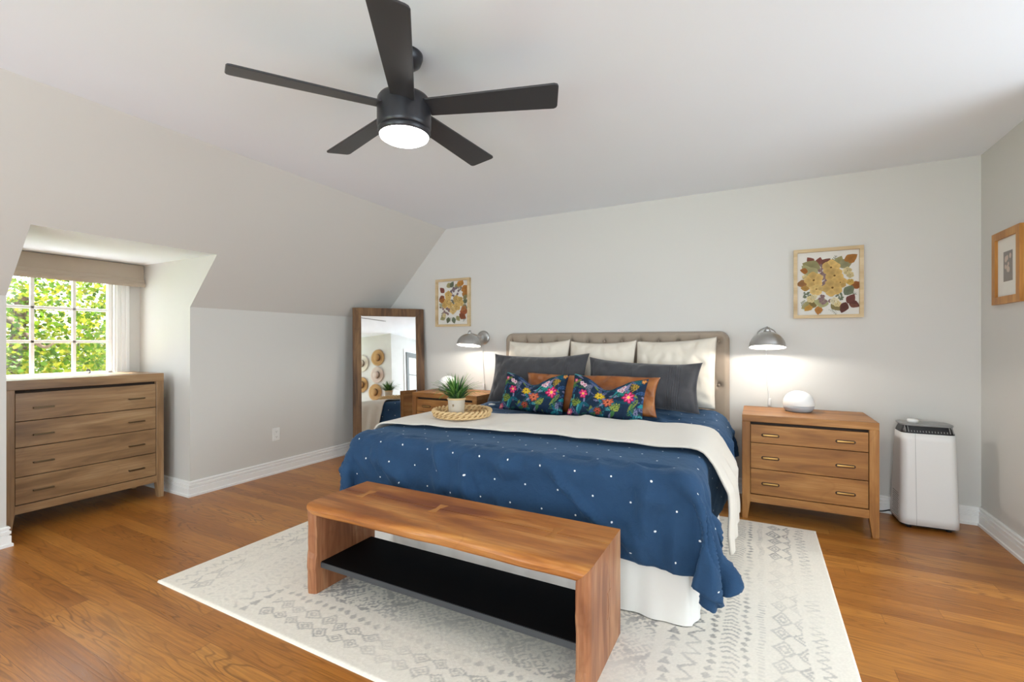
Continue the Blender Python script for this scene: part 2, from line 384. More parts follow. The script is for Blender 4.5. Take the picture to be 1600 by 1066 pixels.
# baseboards: profile (distance from the wall, height)
BP = [(0, 0), (0.024, 0), (0.024, 0.016), (0.017, 0.02), (0.017, 0.062), (0.0095, 0.065), (0.0095, 0.071), (0.0165, 0.074), (0.0165, 0.09), (0.0085, 0.093), (0.0085, 0.100), (0.014, 0.103), (0.014, 0.112), (0.009, 0.118), (0, 0.118)]
def base_run(b, path):
    """path in plan, wall on the left of the walking direction; mitred corners"""
    P = [Vector(p) for p in path]; rows = []
    for i, p in enumerate(P):
        ds = []
        if i > 0: ds.append((P[i]-P[i-1]).normalized())
        if i < len(P)-1: ds.append((P[i+1]-P[i]).normalized())
        ns = [Vector((d.y, -d.x)) for d in ds]
        m = (ns[0]+ns[-1]).normalized(); m = m/max(0.3, m.dot(ns[0]))
        rows.append([b.verts.new((p.x+m.x*u, p.y+m.y*u, v)) for u, v in BP])
    for r0, r1 in zip(rows, rows[1:]):
        for k in range(len(BP)-1): b.faces.new((r0[k], r1[k], r1[k+1], r0[k+1]))
    b.faces.new(rows[0]); b.faces.new(rows[-1][::-1])
    bmesh.ops.recalc_face_normals(b, faces=b.faces[:]); return b
b = bmesh.new(); base_run(b, [(XK, YB), (XK, Y1), (XW, Y1), (XW, Y2), (XK, Y2), (XK, D)]); struct('baseboard_left', b, 'trim_paint')
b = bmesh.new(); base_run(b, [(XK, D), (XR, D)]); struct('baseboard_back', b, 'trim_paint')
b = bmesh.new(); base_run(b, [(XR, D), (XR, YN)]); struct('baseboard_right', b, 'trim_paint')

# dormer window: casing, sash, muntins, panes, sill, latch
win = bpy.data.objects.new('window_1', None); col.objects.link(win); win['kind'] = 'structure'
b = bmesh.new()
for y0, y1 in ((WY1, WY1+0.105), (WY0-0.095, WY0)):
    box(b, XW, XW+0.014, y0, y1, 0.86, 1.80, 0.003)
    for k in range(3): box(b, XW+0.012, XW+0.022, y0+0.014+k*0.03, y0+0.030+k*0.03, 0.86, 1.80, 0.004)
box(b, XW, XW+0.02, WY0-0.1, WY1+0.11, WZ1, WZ1+0.1, 0.003)
obj('casing', b, 'trim_paint', win)
obj('sill', B(XW-0.06, XW+0.05, WY0-0.06, WY1+0.06, WZ0-0.03, WZ0, 0.006), 'trim_paint', win)
b = bmesh.new(); X0, X1 = XW-0.055, XW-0.02
for a in ((WY0, WY0+0.028, WZ0, WZ1), (WY1-0.028, WY1, WZ0, WZ1), (WY0, WY1, WZ0, WZ0+0.035), (WY0, WY1, WZ1-0.03, WZ1)): box(b, X0, X1, *a, 0.004)
obj('sash', b, 'trim_paint', win)
my = (1.367, 1.603); mz = (1.203, 1.455); b = bmesh.new()
for y in my: box(b, X0+0.006, X1-0.004, y-0.0105, y+0.0105, WZ0, WZ1, 0.003)
for z in mz: box(b, X0+0.006, X1-0.004, WY0, WY1, z-0.0105, z+0.0105, 0.003)
obj('muntins', b, 'trim_paint', win)
obj('pane', B(X0+0.016, X0+0.019, WY0+0.02, WY1-0.02, WZ0+0.02, WZ1-0.02), 'window_glass', win)
b = bmesh.new(); box(b, X1, X1+0.012, 1.672, 1.70, WZ0+0.002, WZ0+0.02, 0.003); tube(b, spline([(X1+0.01, 1.686, WZ0+0.018), (X1+0.02, 1.69, WZ0+0.04), (X1+0.022, 1.675, WZ0+0.055), (X1+0.02, 1.668, WZ0+0.04)]), 0.0045, 8)
obj('latch', b, 'black_metal', win, True)

# ------------------------------------------------------------------ chests of drawers
def chest(name, label, cat, W, DP, HT, wd, rails, handle, group=None):
    """rails: heights of the drawer boundaries from the top down; front at y = 0 facing -y"""
    t = thing(name, label, cat, group=group); sw = 0.05
    wh, wu, wdp = wd, wd+'_up', wd+'_deep'
    zt, zb, zleg = rails[0], rails[-1], rails[-1]-0.055
    obj('top', B(-W/2, W/2, 0, DP, zt+0.008, HT, 0.003), wh, t)
    for s in (-1, 1):                                    # corner posts taper into legs on the inside
        for y0, y1 in ((0.0, 0.045), (DP-0.045, DP)):
            b = bmesh.new()
            o, i, f = s*W/2, s*(W/2-sw), s*(W/2-0.034)
            prism(b, [(o, zt+0.008), (i, zt+0.008), (i, zleg), (f, 0), (o, 0)], 1, y0, y1)
            bmesh.ops.bevel(b, geom=b.edges[:], offset=0.0018, segments=1, affect='EDGES')
            obj('leg', b, wu, t)
        obj('side_panel', B(min(s*(W/2-0.004), s*(W/2-0.022)), max(s*(W/2-0.004), s*(W/2-0.022)), 0.045, DP-0.045, zleg, zt+0.008), wdp, t)
    obj('back_panel', B(-W/2+sw, W/2-sw, DP-0.02, DP-0.008, zleg, zt+0.008), wh, t)
    obj('front_rail', B(-W/2+sw, W/2-sw, 0.001, 0.03, zleg, zb-0.003, 0.001), wh, t)
    obj('carcass', B(-W/2+sw, W/2-sw, 0.03, DP-0.02, zleg+0.01, zt+0.008), 'recess_shadow', t)
    for k in range(len(rails)-1):
        z1, z0 = rails[k]-(0.012 if k == 0 else 0.003), rails[k+1]+0.002
        x = W/2-sw-0.003; zh = z0+(z1-z0)*0.44
        if handle == 'slot':                             # brass bar lying in a routed slot
            hx = x*0.64; hw, hh = 0.053, 0.011
            b = bmesh.new(); box(b, -x, x, 0.006, 0.028, z0, z1, 0.0012)
            d = obj('drawer', b, wh, t)
            for s in (-1, 1):
                b = bmesh.new()
                pts = [(s*hx+(hw-hh)*c+hh*math.cos(a), zh+hh*math.sin(a)) for c, lo in ((1, -PI/2), (-1, PI/2)) for a in [lo+PI*q/8 for q in range(9)]]
                prism(b, pts, 1, 0.0048, 0.0062); sl = obj('slot', b, 'slot_dark', d)
                b = bmesh.new()
                box(b, s*hx-hw+0.008, s*hx+hw-0.008, 0.0005, 0.006, zh-0.0065, zh+0.0065, 0.0025)
                obj('handle', b, 'brass', d, True)
        else:
            hx = 0.255; d = obj('drawer', B(-x, x, 0.004, 0.028, z0, z1, 0.0012), wh, t)
            for s in (-1, 1):
                b = bmesh.new(); box(b, s*hx-0.05, s*hx+0.05, -0.018, -0.011, zh-0.005, zh+0.005, 0.0015)
                for q in (-0.044, 0.044): box(b, s*hx+q-0.004, s*hx+q+0.004, -0.012, 0.005, zh-0.004, zh+0.004)
                obj('handle', b, 'bronze', d)
    return t
ns = chest('nightstand', 'honey brown three-drawer nightstand with brass pulls, right of the bed beside the white purifier', 'nightstand', 0.75, 0.5, 0.706, 'honey_wood', [0.653, 0.520, 0.345, 0.172], 'slot', 'bedside nightstands')
ns.location = (0.281, 3.545, 0)
dup(ns, (-2.64, 3.60, 0), 0, 'honey brown nightstand in the corner left of the bed, next to the leaning mirror')
dr = chest('dresser', 'greyish brown four-drawer dresser standing under the window in the dormer alcove', 'dresser', 0.872, 0.46, 0.959, 'grey_brown_wood', [0.889, 0.700, 0.535, 0.350, 0.176], 'bar')
dr.location = (-4.09, 1.501, 0); dr.rotation_euler = (0, 0, PI/2)

# ------------------------------------------------------------------ rug
RX0, RX1, RY0, RY1 = -2.65, 0.325, 1.225, 3.485
def rug():
    st = 0.0055; nx, ny = int((RX1-RX0)/st), int((RY1-RY0)/st)
    x, y = np.meshgrid(np.linspace(RX0, RX1, nx), np.linspace(RY0, RY1, ny))
    cx, cy = (RX0+RX1)/2, (RY0+RY1)/2; X, Y = x-cx, y-cy; A = np.abs(X)
    ink = np.zeros_like(X); fr = lambda v: v-np.floor(v)
    X0_, Y0_ = X, Y; X, Y = X+0.010*hand(X0_*30, Y0_*30, 21)+0.0025*hand(X0_*90, Y0_*90, 22), Y+0.012*hand(X0_*30, Y0_*30, 23)+0.0025*hand(X0_*90, Y0_*90, 24); A = np.abs(X)
    tri = lambda v: np.abs(fr(v)-0.5)*2
    def band(a0, a1): return ((A > a0) & (A < a1)), (A-a0)/(a1-a0)
    def put(m, v, k=1.0):
        nonlocal ink; ink = np.where(m & v, k, ink)
    m, w = band(0.83, 0.89); q = fr(Y/0.052); put(m, np.abs(w-0.5) < 0.42*(1-q)*(q > 0.12), 0.9)          # triangles
    m, w = band(0.905, 0.965); put(m, np.abs(w-tri(Y/0.075)) < 0.17, 0.85)                                # zigzag
    m, w = band(0.985, 1.025); q = fr(Y/0.042)-0.5; put(m, (np.abs(w-0.5)+np.abs(q)*1.1 < 0.42), 1.0)    # lozenges
    m, w = band(1.035, 1.095); put(m, (fr(Y/0.03+np.abs(w-0.5)*1.3) < 0.36), 0.75)                       # herringbone
    m, w = band(1.105, 1.14); q = fr(Y/0.042)-0.5; put(m, (np.abs(w-0.5)+np.abs(q)*1.1 < 0.42), 0.95)
    m, w = band(1.165, 1.19); put(m, (fr(Y/0.02) < 0.4), 0.5)
    m, w = band(1.21, 1.33); q = fr(Y/0.11)-0.5; dd = np.abs(fr(w*1.5)-0.5)*0.9+np.abs(q)*0.9
    put(m, (np.abs(dd-0.38) < 0.07) | (np.abs(dd-0.17) < 0.06), 0.8)                                       # large diamonds
    m, w = band(1.36, 1.41); put(m, np.abs(w-tri(Y/0.045)) < 0.2, 0.55)
    # end bands across the rug
    B_ = np.abs(Y); inner = A < 0.80
    e = (B_-0.93)/0.14; q = fr(X/0.085+0.5*np.floor(e*2))-0.5; dd = np.abs(fr(e*2)-0.5)*1.0+np.abs(q)*0.9
    put(inner & (B_ > 0.93) & (B_ < 1.07), (np.abs(dd-0.40) < 0.07) | (np.abs(dd-0.16) < 0.07), 0.75)
    e = (B_-0.87)/0.05; put(inner & (B_ > 0.865) & (B_ < 0.91), np.abs(e-0.5)+np.abs(fr(X/0.045)-0.5)*1.1 < 0.4, 0.7)
    # field: stepped diagonals filled with small broken marks
    f = inner & (B_ < 0.84)
    d1, d2 = (X+Y)/0.30, (X-Y)/0.30; g1, g2 = fr(d1), fr(d2)
    rng = np.random.RandomState(3)
    cell = (np.floor(X/0.017).astype(int)*7919+np.floor(Y/0.017).astype(int)*104729) % 997
    lut = rng.rand(997); rnd = lut[cell]
    line = (np.abs(g1-0.5) < 0.05) | (np.abs(g2-0.5) < 0.05)
    line2 = (np.abs(g1-0.5) < 0.16) & (np.abs(g1-0.5) > 0.10) & (fr((X-Y)/0.035) < 0.55)
    line3 = (np.abs(g2-0.5) < 0.16) & (np.abs(g2-0.5) > 0.10) & (fr((X+Y)/0.035) < 0.55)
    put(f, line & (rnd > 0.25), 0.8); put(f, line2 | line3, 0.65)
    k1, k2 = fr((X+Y)/0.06)-0.5, fr((X-Y)/0.06)-0.5; rr = np.maximum(np.abs(k1), np.abs(k2))
    put(f & ~(line | line2 | line3), (np.abs(rr-0.3) < 0.09) & (rnd > 0.35), 0.7)
    wear = 0.62+0.55*hand(X*5, Y*5, 1)+0.35*hand(X*17, Y*17, 2)
    grain = rng.rand(*X.shape)
    ink = ink*np.clip(wear, 0.12, 1.0)*(0.65+0.5*grain)*(rnd*0.35+0.72)
    edge = np.minimum(1.487-np.abs(X0_), 1.13-np.abs(Y0_)); ink = np.where(edge < 0.035, 0, ink)
    basec = hexrgb('ede5d8')+(grain[..., None]-0.5)*0.035+hand(X*3, Y*3, 5)[..., None]*0.012
    inkc = np.broadcast_to(hexrgb('7d7a78'), basec.shape).copy()
    blue = np.clip(hand(X*3.1+1, Y*3.1, 9)*1.6+0.15, 0, 1)*np.clip(1.25-1.1*np.hypot(X/0.9, (Y+0.3)/0.8), 0, 1)
    inkc = inkc*(1-blue[..., None])+hexrgb('5c6c8c')*blue[..., None]
    basec = basec*(1-0.5*blue[..., None])+hexrgb('aab6c8')*0.5*blue[..., None]
    c = basec*(1-np.clip(ink, 0, 1)[..., None]*0.8)+inkc*np.clip(ink, 0, 1)[..., None]*0.8
    co = np.stack([x, y, np.full_like(x, 0.010)+0.0012*grain*(edge > 0.01)], -1)
    co[0, :, 2] = co[-1, :, 2] = 0; co[:, 0, 2] = co[:, -1, 2] = 0.0
    co[1, :, 2] = co[-2, :, 2] = 0.009; co[:, 1, 2] = np.minimum(co[:, 1, 2], 0.009)
    return grid_obj('area_rug', co, 'rug_weave', colr=np.clip(c, 0, 1))
tag(rug(), 'cream area rug with faded grey tribal pattern lying under the bed and bench', 'rug')
RZ = 0.0112

# ------------------------------------------------------------------ bench
def sweep(b, n, L, prof, mit=True):
    """profile(t) -> list of (y, z, inset); swept along x from -L/2 to L/2, ends mitred by inset"""
    rows = []
    for i in range(n+1):
        s = -1+2*i/n; rows.append([b.verts.new((s*(L/2-ins), y, z)) for y, z, ins in prof(s*L/2)])
    m = len(rows[0])
    for a, c in zip(rows, rows[1:]):
        for k in range(m): b.faces.new((a[k], a[(k+1) % m], c[(k+1) % m], c[k]))
    b.faces.new(rows[0][::-1]); b.faces.new(rows[-1])
    bmesh.ops.recalc_face_normals(b, faces=b.faces[:]); return b
def bench():
    t = thing('bench', 'chunky orange-brown wooden bench with a low black shelf at the foot of the bed', 'bench', (-1.195, 1.49, RZ))
    L, DP, HT, TH = 1.40, 0.40, 0.425, 0.055
    def wav(x): return 0.007*math.sin(x*4.1+1)+0.004*math.sin(x*11)+0.002*math.sin(x*23)
    def front(x):
        w = wav(x); pts = [(0.235, 0), (0.04, 0)]
        pts += [(0.04-0.036*math.sin(a)-0.002+w*math.sin(a), -0.024+0.024*math.cos(a)) for a in [PI/2*k/6 for k in range(1, 7)]]
        pts += [(0.012+w, -TH+0.010), (0.022+w*0.6, -TH), (0.235, -TH)]
        return [(y, HT+z, -z*0.98) for y, z in pts]
    def rear(x): return [(y, HT+z, -z*0.98) for y, z in ((0.2385, 0), (0.2385, -TH), (DP-0.004, -TH), (DP, -TH+0.004), (DP, -0.004), (DP-0.004, 0))]
    b = bmesh.new(); sweep(b, 60, L, front); o = obj('seat_plank', b, 'bench_top_wood', t)
    b = bmesh.new(); sweep(b, 4, L, rear); obj('seat_plank', b, 'bench_top_wood', t)
    def key(b, u, v, put):
        pts = [(-0.022, -0.05), (0.022, -0.05), (0.010, 0), (0.022, 0.05), (-0.022, 0.05), (-0.010, 0)]
        lo = [b.verts.new(put(u+p, v+q, 0)) for p, q in pts]; hi = [b.verts.new(put(u+p, v+q, 0.0009)) for p, q in pts]
        for tri in ((0, 1, 2, 5), (5, 2, 3, 4)): b.faces.new([hi[i] for i in tri])
        for i in range(6): b.faces.new((lo[i], lo[(i+1) % 6], hi[(i+1) % 6], hi[i]))
        bmesh.ops.recalc_face_normals(b, faces=b.faces[:])
    for kx in (-0.545, -0.10, 0.475):
        b = bmesh.new(); key(b, kx, 0.236, lambda p, q, h: (p, q, HT+h)); obj('butterfly_key', b, 'bench_key_wood', t)
    for s in (-1, 1):                                      # end panels: same section stood upright
        b = bmesh.new(); zl = HT
        for sec in ('f', 'r'):
            rows = []; n = 16
            for i in range(n+1):
                f = i/n; w = 0.5*wav(f*2+s*2)*min(1, f*3)
                if sec == 'f': pts = [(0.235, 0), (0.030, 0)]+[(0.030-0.028*math.sin(a)+w*math.sin(a)+(0.0), 0.020-0.020*math.cos(a)) for a in [PI/2*k/5 for k in range(1, 6)]]+[(0.010+w, TH-0.008), (0.018+w, TH), (0.235, TH)]
                else: pts = [(0.2375, 0), (0.2375, TH), (DP-0.004, TH), (DP, TH-0.004), (DP, 0.004), (DP-0.004, 0)]
                rows.append([b.verts.new((s*(L/2-d-0.0006), y, (zl-d-0.0012)*(1-f))) for y, d in pts])
            m = len(rows[0])
            for a, c in zip(rows, rows[1:]):
                for k in range(m): b.faces.new((a[k], a[(k+1) % m], c[(k+1) % m], c[k]))
            b.faces.new(rows[0]); b.faces.new(rows[-1])
        bmesh.ops.recalc_face_normals(b, faces=b.faces[:])
        obj('end_panel', b, 'bench_side_wood', t)
    b = bmesh.new(); key(b, 0.236, 0.20, lambda p, q, h: (L/2+h-0.0004, p, q)); obj('butterfly_key', b, 'bench_side_wood', t)
    obj('shelf', B(-L/2+TH+0.001, L/2-TH-0.001, 0.045, DP-0.03, 0.115, 0.143, 0.002), 'black_shelf', t)
    obj('shelf_lip', B(-L/2+TH+0.002, L/2-TH-0.002, 0.041, 0.0445, 0.116, 0.141), 'shelf_edge', t)
bench()

# ------------------------------------------------------------------ bed: headboard, mattress, skirt
BX0, BX1, BY0 = -2.20, -0.225, 2.03
bed = thing('bed', 'king bed with a tufted taupe upholstered headboard and a white pleated skirt', 'bed', (0, 0, 0))
def headboard():
    X0, X1, Z0, Z1 = -2.222, -0.198, 0.06, 1.288; nx, nz = 220, 130; yb, yf = 4.122, 4.045
    x, z = np.meshgrid(np.linspace(X0, X1, nx), np.linspace(Z0, Z1, nz))
    btn = []; px, pz = 0.156, 0.175; cx = (X0+X1)/2
    for j in range(5):
        zz = 1.205-j*pz
        for i in range(-7, 8):
            xx = cx+(i+0.5*(j % 2))*px
            if X0+0.07 < xx < X1-0.07: btn.append((xx, zz))
    dep = np.zeros_like(x)
    for bx, bz in btn:
        d = np.hypot(x-bx, z-bz); dep += 0.020*np.exp(-(d/0.020)**2)+0.010*np.exp(-(d/0.05)**2)
    u, v = (x-cx)/px, (1.205-z)/pz
    for sg in (1, -1):
        k = (u+sg*v*0.5); dist = np.abs(k-np.round(k)); dep += np.where((z < 1.215) & (x > X0+0.07) & (x < X1-0.07), 0.005*np.exp(-(dist/0.07)**2), 0)
    for bx, bz in btn:
        if bz > 1.19: dep += np.where(z > bz, 0.006*np.exp(-((x-bx)/0.010)**2), 0)
    # rounded upper corners and soft border
    r = 0.075; xe = np.minimum(x-X0, X1-x); ze = Z1-z
    inc = (xe < r) & (ze < r); dc = r-np.hypot(r-xe, r-ze); edge = np.where(inc, dc, np.minimum(xe, ze)); edge = np.maximum(edge, 0)
    rd = 0.032; prof = np.sqrt(np.clip(1-(1-np.clip(edge/rd, 0, 1))**2, 0, 1))
    yy = yb-0.012-(yb-0.012-yf)*prof+dep*prof
    k = np.where(inc & (np.hypot(r-xe, r-ze) > r), r/np.maximum(1e-6, np.hypot(r-xe, r-ze)), 1.0)
    nxe, nze = r-(r-xe)*k, r-(r-ze)*k; sx = np.where(x < cx, 1, -1)
    x2 = np.where(inc, np.where(x < cx, X0+nxe, X1-nxe), x); z2 = np.where(inc, Z1-nze, z)
    hb = grid_obj('headboard', np.stack([x2, yy, z2], -1), 'headboard_linen', bed)
    # back board closing the shape
    pts = [(X0+0.001, Z0)]+[(X0+0.001+r-r*math.cos(a), Z1-r-0.001+r*math.sin(a)) for a in [PI/2*q/8 for q in range(9)]]+[(X1-0.001-r+r*math.sin(a), Z1-r-0.001+r*math.cos(a)) for a in [PI/2*q/8 for q in range(9)]]+[(X1-0.001, Z0)]
    obj('headboard_back', prism(bmesh.new(), pts, 1, yb-0.0125, yb), 'headboard_linen', bed)
    for bx, bz in btn:
        if bz < 0.8: continue
        bb = bmesh.new(); bmesh.ops.create_uvsphere(bb, u_segments=10, v_segments=6, radius=0.0115)
        bmesh.ops.scale(bb, vec=(1, 0.55, 1), verts=bb.verts); bmesh.ops.translate(bb, vec=(bx, yf+0.020, bz), verts=bb.verts)
        obj('button', bb, 'headboard_linen', hb, True)
headboard()
obj('mattress', B(BX0+0.07, BX1-0.07, BY0+0.085, 4.035, 0.33, 0.575, 0.05, 4), 'mattress_ticking', bed)
obj('box_base', B(BX0+0.08, BX1-0.08, BY0+0.10, 4.03, 0.10, 0.33, 0.02), 'mattress_ticking', bed)
for lx in (BX0+0.12, BX1-0.12):
    for ly in (BY0+0.16, 3.9): obj('leg', lathe(bmesh.new(), [(0, RZ if ly < 3.4 else 0.0), (0.025, RZ if ly < 3.4 else 0), (0.032, 0.1), (0, 0.1)], 16, (lx, ly, 0)), 'black_metal', bed)
def skirt():
    x0, x1, y0, y1 = BX0+0.03, BX1-0.03, BY0+0.035, 3.98
    path = []; st = 0.012
    for a, c in (((x0, y1), (x0, y0)), ((x0, y0), (x1, y0)), ((x1, y0), (x1, y1))):
        d = Vector(c)-Vector(a); n = int(d.length/st)
        for i in range(n): path.append((a[0]+d.x*i/n, a[1]+d.y*i/n, (-d.y/d.length*-1, d.x/d.length*-1)))
    s = np.arange(len(path))*st; nz = 14; co = np.zeros((nz, len(path), 3))
    for k in range(nz):
        f = k/(nz-1); z = 0.345-f*(0.345-RZ-0.004)
        for i, (x, y, n) in enumerate(path):
            nn = Vector((0, -1) if abs(y-y0) < 1e-6 and x0 < x < x1 else ((-1, 0) if x <= x0+1e-6 else (1, 0)))
            amp = (0.008*math.sin(s[i]*26)+0.007*math.sin(s[i]*11.3+1.3)+0.004*math.sin(s[i]*57))*f
            flare = 0.022*f*f
            co[k, i] = (x+nn.x*(amp+flare), y+nn.y*(amp+flare), z)
    return grid_obj('bed_skirt', co, 'skirt_linen', bed)
skirt()

# ------------------------------------------------------------------ draped bedding (cloth settled once over the bed, then kept as a plain mesh)
def collider(name, bm=None, me=None):
    if bm is not None:
        me = bpy.data.meshes.new(name); bm.to_mesh(me); bm.free()
    o = bpy.data.objects.new(name, me); col.objects.link(o)
    o.modifiers.new('hit', 'COLLISION'); o.collision.thickness_outer = 0.006; o.collision.thickness_inner = 0.05; o.collision.cloth_friction = 25
    return o
def drape(name, co, uv, hits, frames, pin=None, grow=0.0, mass=0.35, bend=0.6, selfhit=True):
    o = grid_obj(name, co, 'skirt_linen', uv=uv)
    m = o.modifiers.new('cloth', 'CLOTH'); s = m.settings; c = m.collision_settings
    s.quality = 7; s.mass = mass; s.tension_stiffness = s.compression_stiffness = 18; s.shear_stiffness = 6; s.bending_stiffness = bend
    s.air_damping = 2.0; s.tension_damping = s.compression_damping = 8; s.shrink_min = -grow
    c.distance_min = 0.006; c.collision_quality = 3; c.use_self_collision = selfhit; c.self_distance_min = 0.006; c.friction = 20
    if pin is not None:
        g = o.vertex_groups.new(name='pin'); g.add([int(i) for i in np.nonzero(pin.reshape(-1))[0]], 1.0, 'REPLACE'); s.vertex_group_mass = 'pin'
    m.point_cache.frame_start = 1; m.point_cache.frame_end = frames
    scene.frame_start, scene.frame_end = 1, frames
    for f in range(1, frames+1): scene.frame_set(f)
    ev = o.evaluated_get(bpy.context.evaluated_depsgraph_get()); out = np.zeros(len(ev.data.vertices)*3, np.float32)
    ev.data.vertices.foreach_get('co', out); out = out.reshape(co.shape).astype(float)
    bpy.data.objects.remove(o, do_unlink=True); scene.frame_set(1)
    return out
def relax(a, n=1):
    for _ in range(n):
        p = np.pad(a, ((1, 1), (1, 1), (0, 0)), 'edge'); a = a*0.5+(p[:-2, 1:-1]+p[2:, 1:-1]+p[1:-1, :-2]+p[1:-1, 2:])*0.125
    return a
def up2(a):
    def mid(b): return np.concatenate([np.stack([b[:-1], (b[:-1]+b[1:])/2], 1).reshape(-1, *b.shape[1:]), b[-1:]])
    a = mid(np.swapaxes(mid(a), 0, 1)); return np.swapaxes(a, 0, 1)
def bedding():
    st = 0.026; top = 0.625
    bb = bmesh.new(); box(bb, BX0+0.01, BX1-0.01, BY0+0.01, 4.04, 0.02, top, 0.06, 4); bed_hit = collider('settling_form', bb)
    fl = collider('settling_floor', B(-5, 2, 0, 6, -0.1, RZ+0.004))
    # the duvet: hem further down at the right foot corner, skewed a little towards the foot
    yh, yf = 3.90, 1.755
    ny, nx = int((yh-yf)/st), int(2.72/st)
    v, u = np.meshgrid(np.linspace(0, 1, ny), np.linspace(0, 1, nx), indexing='ij')
    xl = -2.57; xr = 0.145-0.105*v
    x = xl+(xr-xl)*u; y = yf+(yh-yf)*v-0.04*u*(1-v)
    c = np.clip((u-0.86)/0.14, 0, 1)*np.clip((0.16-v)/0.16, 0, 1); x = x-0.075*c; y = y+0.075*c
    z = np.full_like(x, top+0.035)+0.012*hand(x*9, y*9, 4)+0.008*hand(x*23+y*9, y*17, 6)
    uv = np.stack([u*2.72, v*(yh-yf)], -1)
    d = drape('settling_duvet', np.stack([x, y, z], -1), uv, [bed_hit, fl], 55, (y > 3.55) & (x > BX0+0.05) & (x < BX1-0.05), 0.035)
    d0 = d
    d = up2(relax(d, 1)); uv = up2(uv); un, vn = uv[..., 0], uv[..., 1]
    def ridge(a): return 1-np.abs(a)*1.6
    drop = np.clip((top+0.03-d[..., 2])/0.12, 0, 1); w = un*0.80+vn*0.60; q = un*0.60-vn*0.80
    wr = 0.85*ridge(hand(w*20, q*5, 31)*1.3)*(0.45+0.55*np.clip(hand(un*5, vn*5, 41)+0.6, 0, 1))+0.22*ridge(hand(w*46+6*q, q*12, 32))+0.30*hand(un*20, vn*8, 33)
    wr2 = 0.75*ridge(hand(un*16+vn*7, vn*13, 35)*1.2)*(0.5+0.5*hand(un*7, vn*7, 43))+0.22*ridge(hand(un*40-vn*18, vn*30, 36))+0.30*hand(un*10, vn*14, 37)
    nrm = np.cross(np.gradient(d, axis=1), np.gradient(d, axis=0)); nrm /= np.linalg.norm(nrm, axis=-1, keepdims=True)+1e-9
    nrm *= np.where(nrm[..., 2:3].mean() < 0, -1, 1)
    calm = np.where((d[..., 1] > 2.15) & (d[..., 1] < 3.2), 0.15, 1.0)*np.where(d[..., 1] > 3.4, 0.45, 1.0)
    d = d+nrm*((0.075*np.maximum(wr-0.5, -0.26)*drop+0.030*np.maximum(wr2-0.45, -0.4)*(1-drop))*calm+0.006)[..., None]
    d[..., 0] += np.clip((d[..., 0]+0.5)/0.25, 0, 1)*drop*(0.045*np.clip((vn-0.9)/0.4, 0, 1)+0.04*np.clip((0.75-vn)/0.35, 0, 1))
    duv = grid_obj('duvet_cover', d, 'duvet', uv=uv)
    m = duv.modifiers.new('thick', 'SOLIDIFY'); m.thickness = 0.016; m.offset = -0.3
    tag(duv, 'navy blue duvet cover dotted with tiny white squares, spread over the bed', 'duvet')
    tmp = grid_obj('settling_form2', d0+np.array([0, 0, 0.012]), 'duvet'); tmp.modifiers.new('hit', 'COLLISION')
    tmp.collision.thickness_outer = 0.008; tmp.collision.thickness_inner = 0.03; tmp.collision.cloth_friction = 25
    # the throw: a cream strip across the bed
    ny, nx = int(0.74/0.026), int(3.0/0.026)
    v, u = np.meshgrid(np.linspace(0, 1, ny), np.linspace(0, 1, nx), indexing='ij')
    x = -2.62+2.83*u; k = np.clip(u/0.55, 0, 1); y = 2.19+0.25*k+(0.50+0.14*k)*v+0.02*np.sin(u*7)*(1-v)
    z = np.full_like(x, top+0.085)+0.01*hand(x*8, y*10, 11); uv2 = np.stack([u*3.0, v*0.74], -1)
    t = drape('settling_throw', np.stack([x, y, z], -1), uv2, [], 45, None, 0.02, 0.25, 0.4)
    t = up2(relax(t, 1)); uv2 = up2(uv2); un, vn = uv2[..., 0], uv2[..., 1]
    nrm = np.cross(np.gradient(t, axis=1), np.gradient(t, axis=0)); nrm /= np.linalg.norm(nrm, axis=-1, keepdims=True)+1e-9
    nrm *= np.where(nrm[..., 2:3].mean() < 0, -1, 1); hang = np.clip((top-t[..., 2])/0.15, 0, 1)
    t = t+nrm*(0.008+0.006*(1+hand(un*16, vn*9, 52))+0.010*hang*(1+np.sin(vn*26+un*2)))[..., None]
    t[..., 0] += np.where(t[..., 0] > -0.35, 0.065*hang, 0)
    thr = grid_obj('throw_blanket', t, 'throw_wool', uv=uv2)
    m = thr.modifiers.new('thick', 'SOLIDIFY'); m.thickness = 0.010; m.offset = 0.6
    tag(thr, 'cream knitted throw blanket laid across the navy duvet', 'blanket')
    for o in (bed_hit, fl, tmp): bpy.data.objects.remove(o, do_unlink=True)
    return relax(d, 2), t
duvet_co, throw_co = bedding()
def bed_z(x, y):
    k = np.hypot(duvet_co[..., 0]-x, duvet_co[..., 1]-y).argmin(); return float(duvet_co.reshape(-1, 3)[k, 2])+0.012

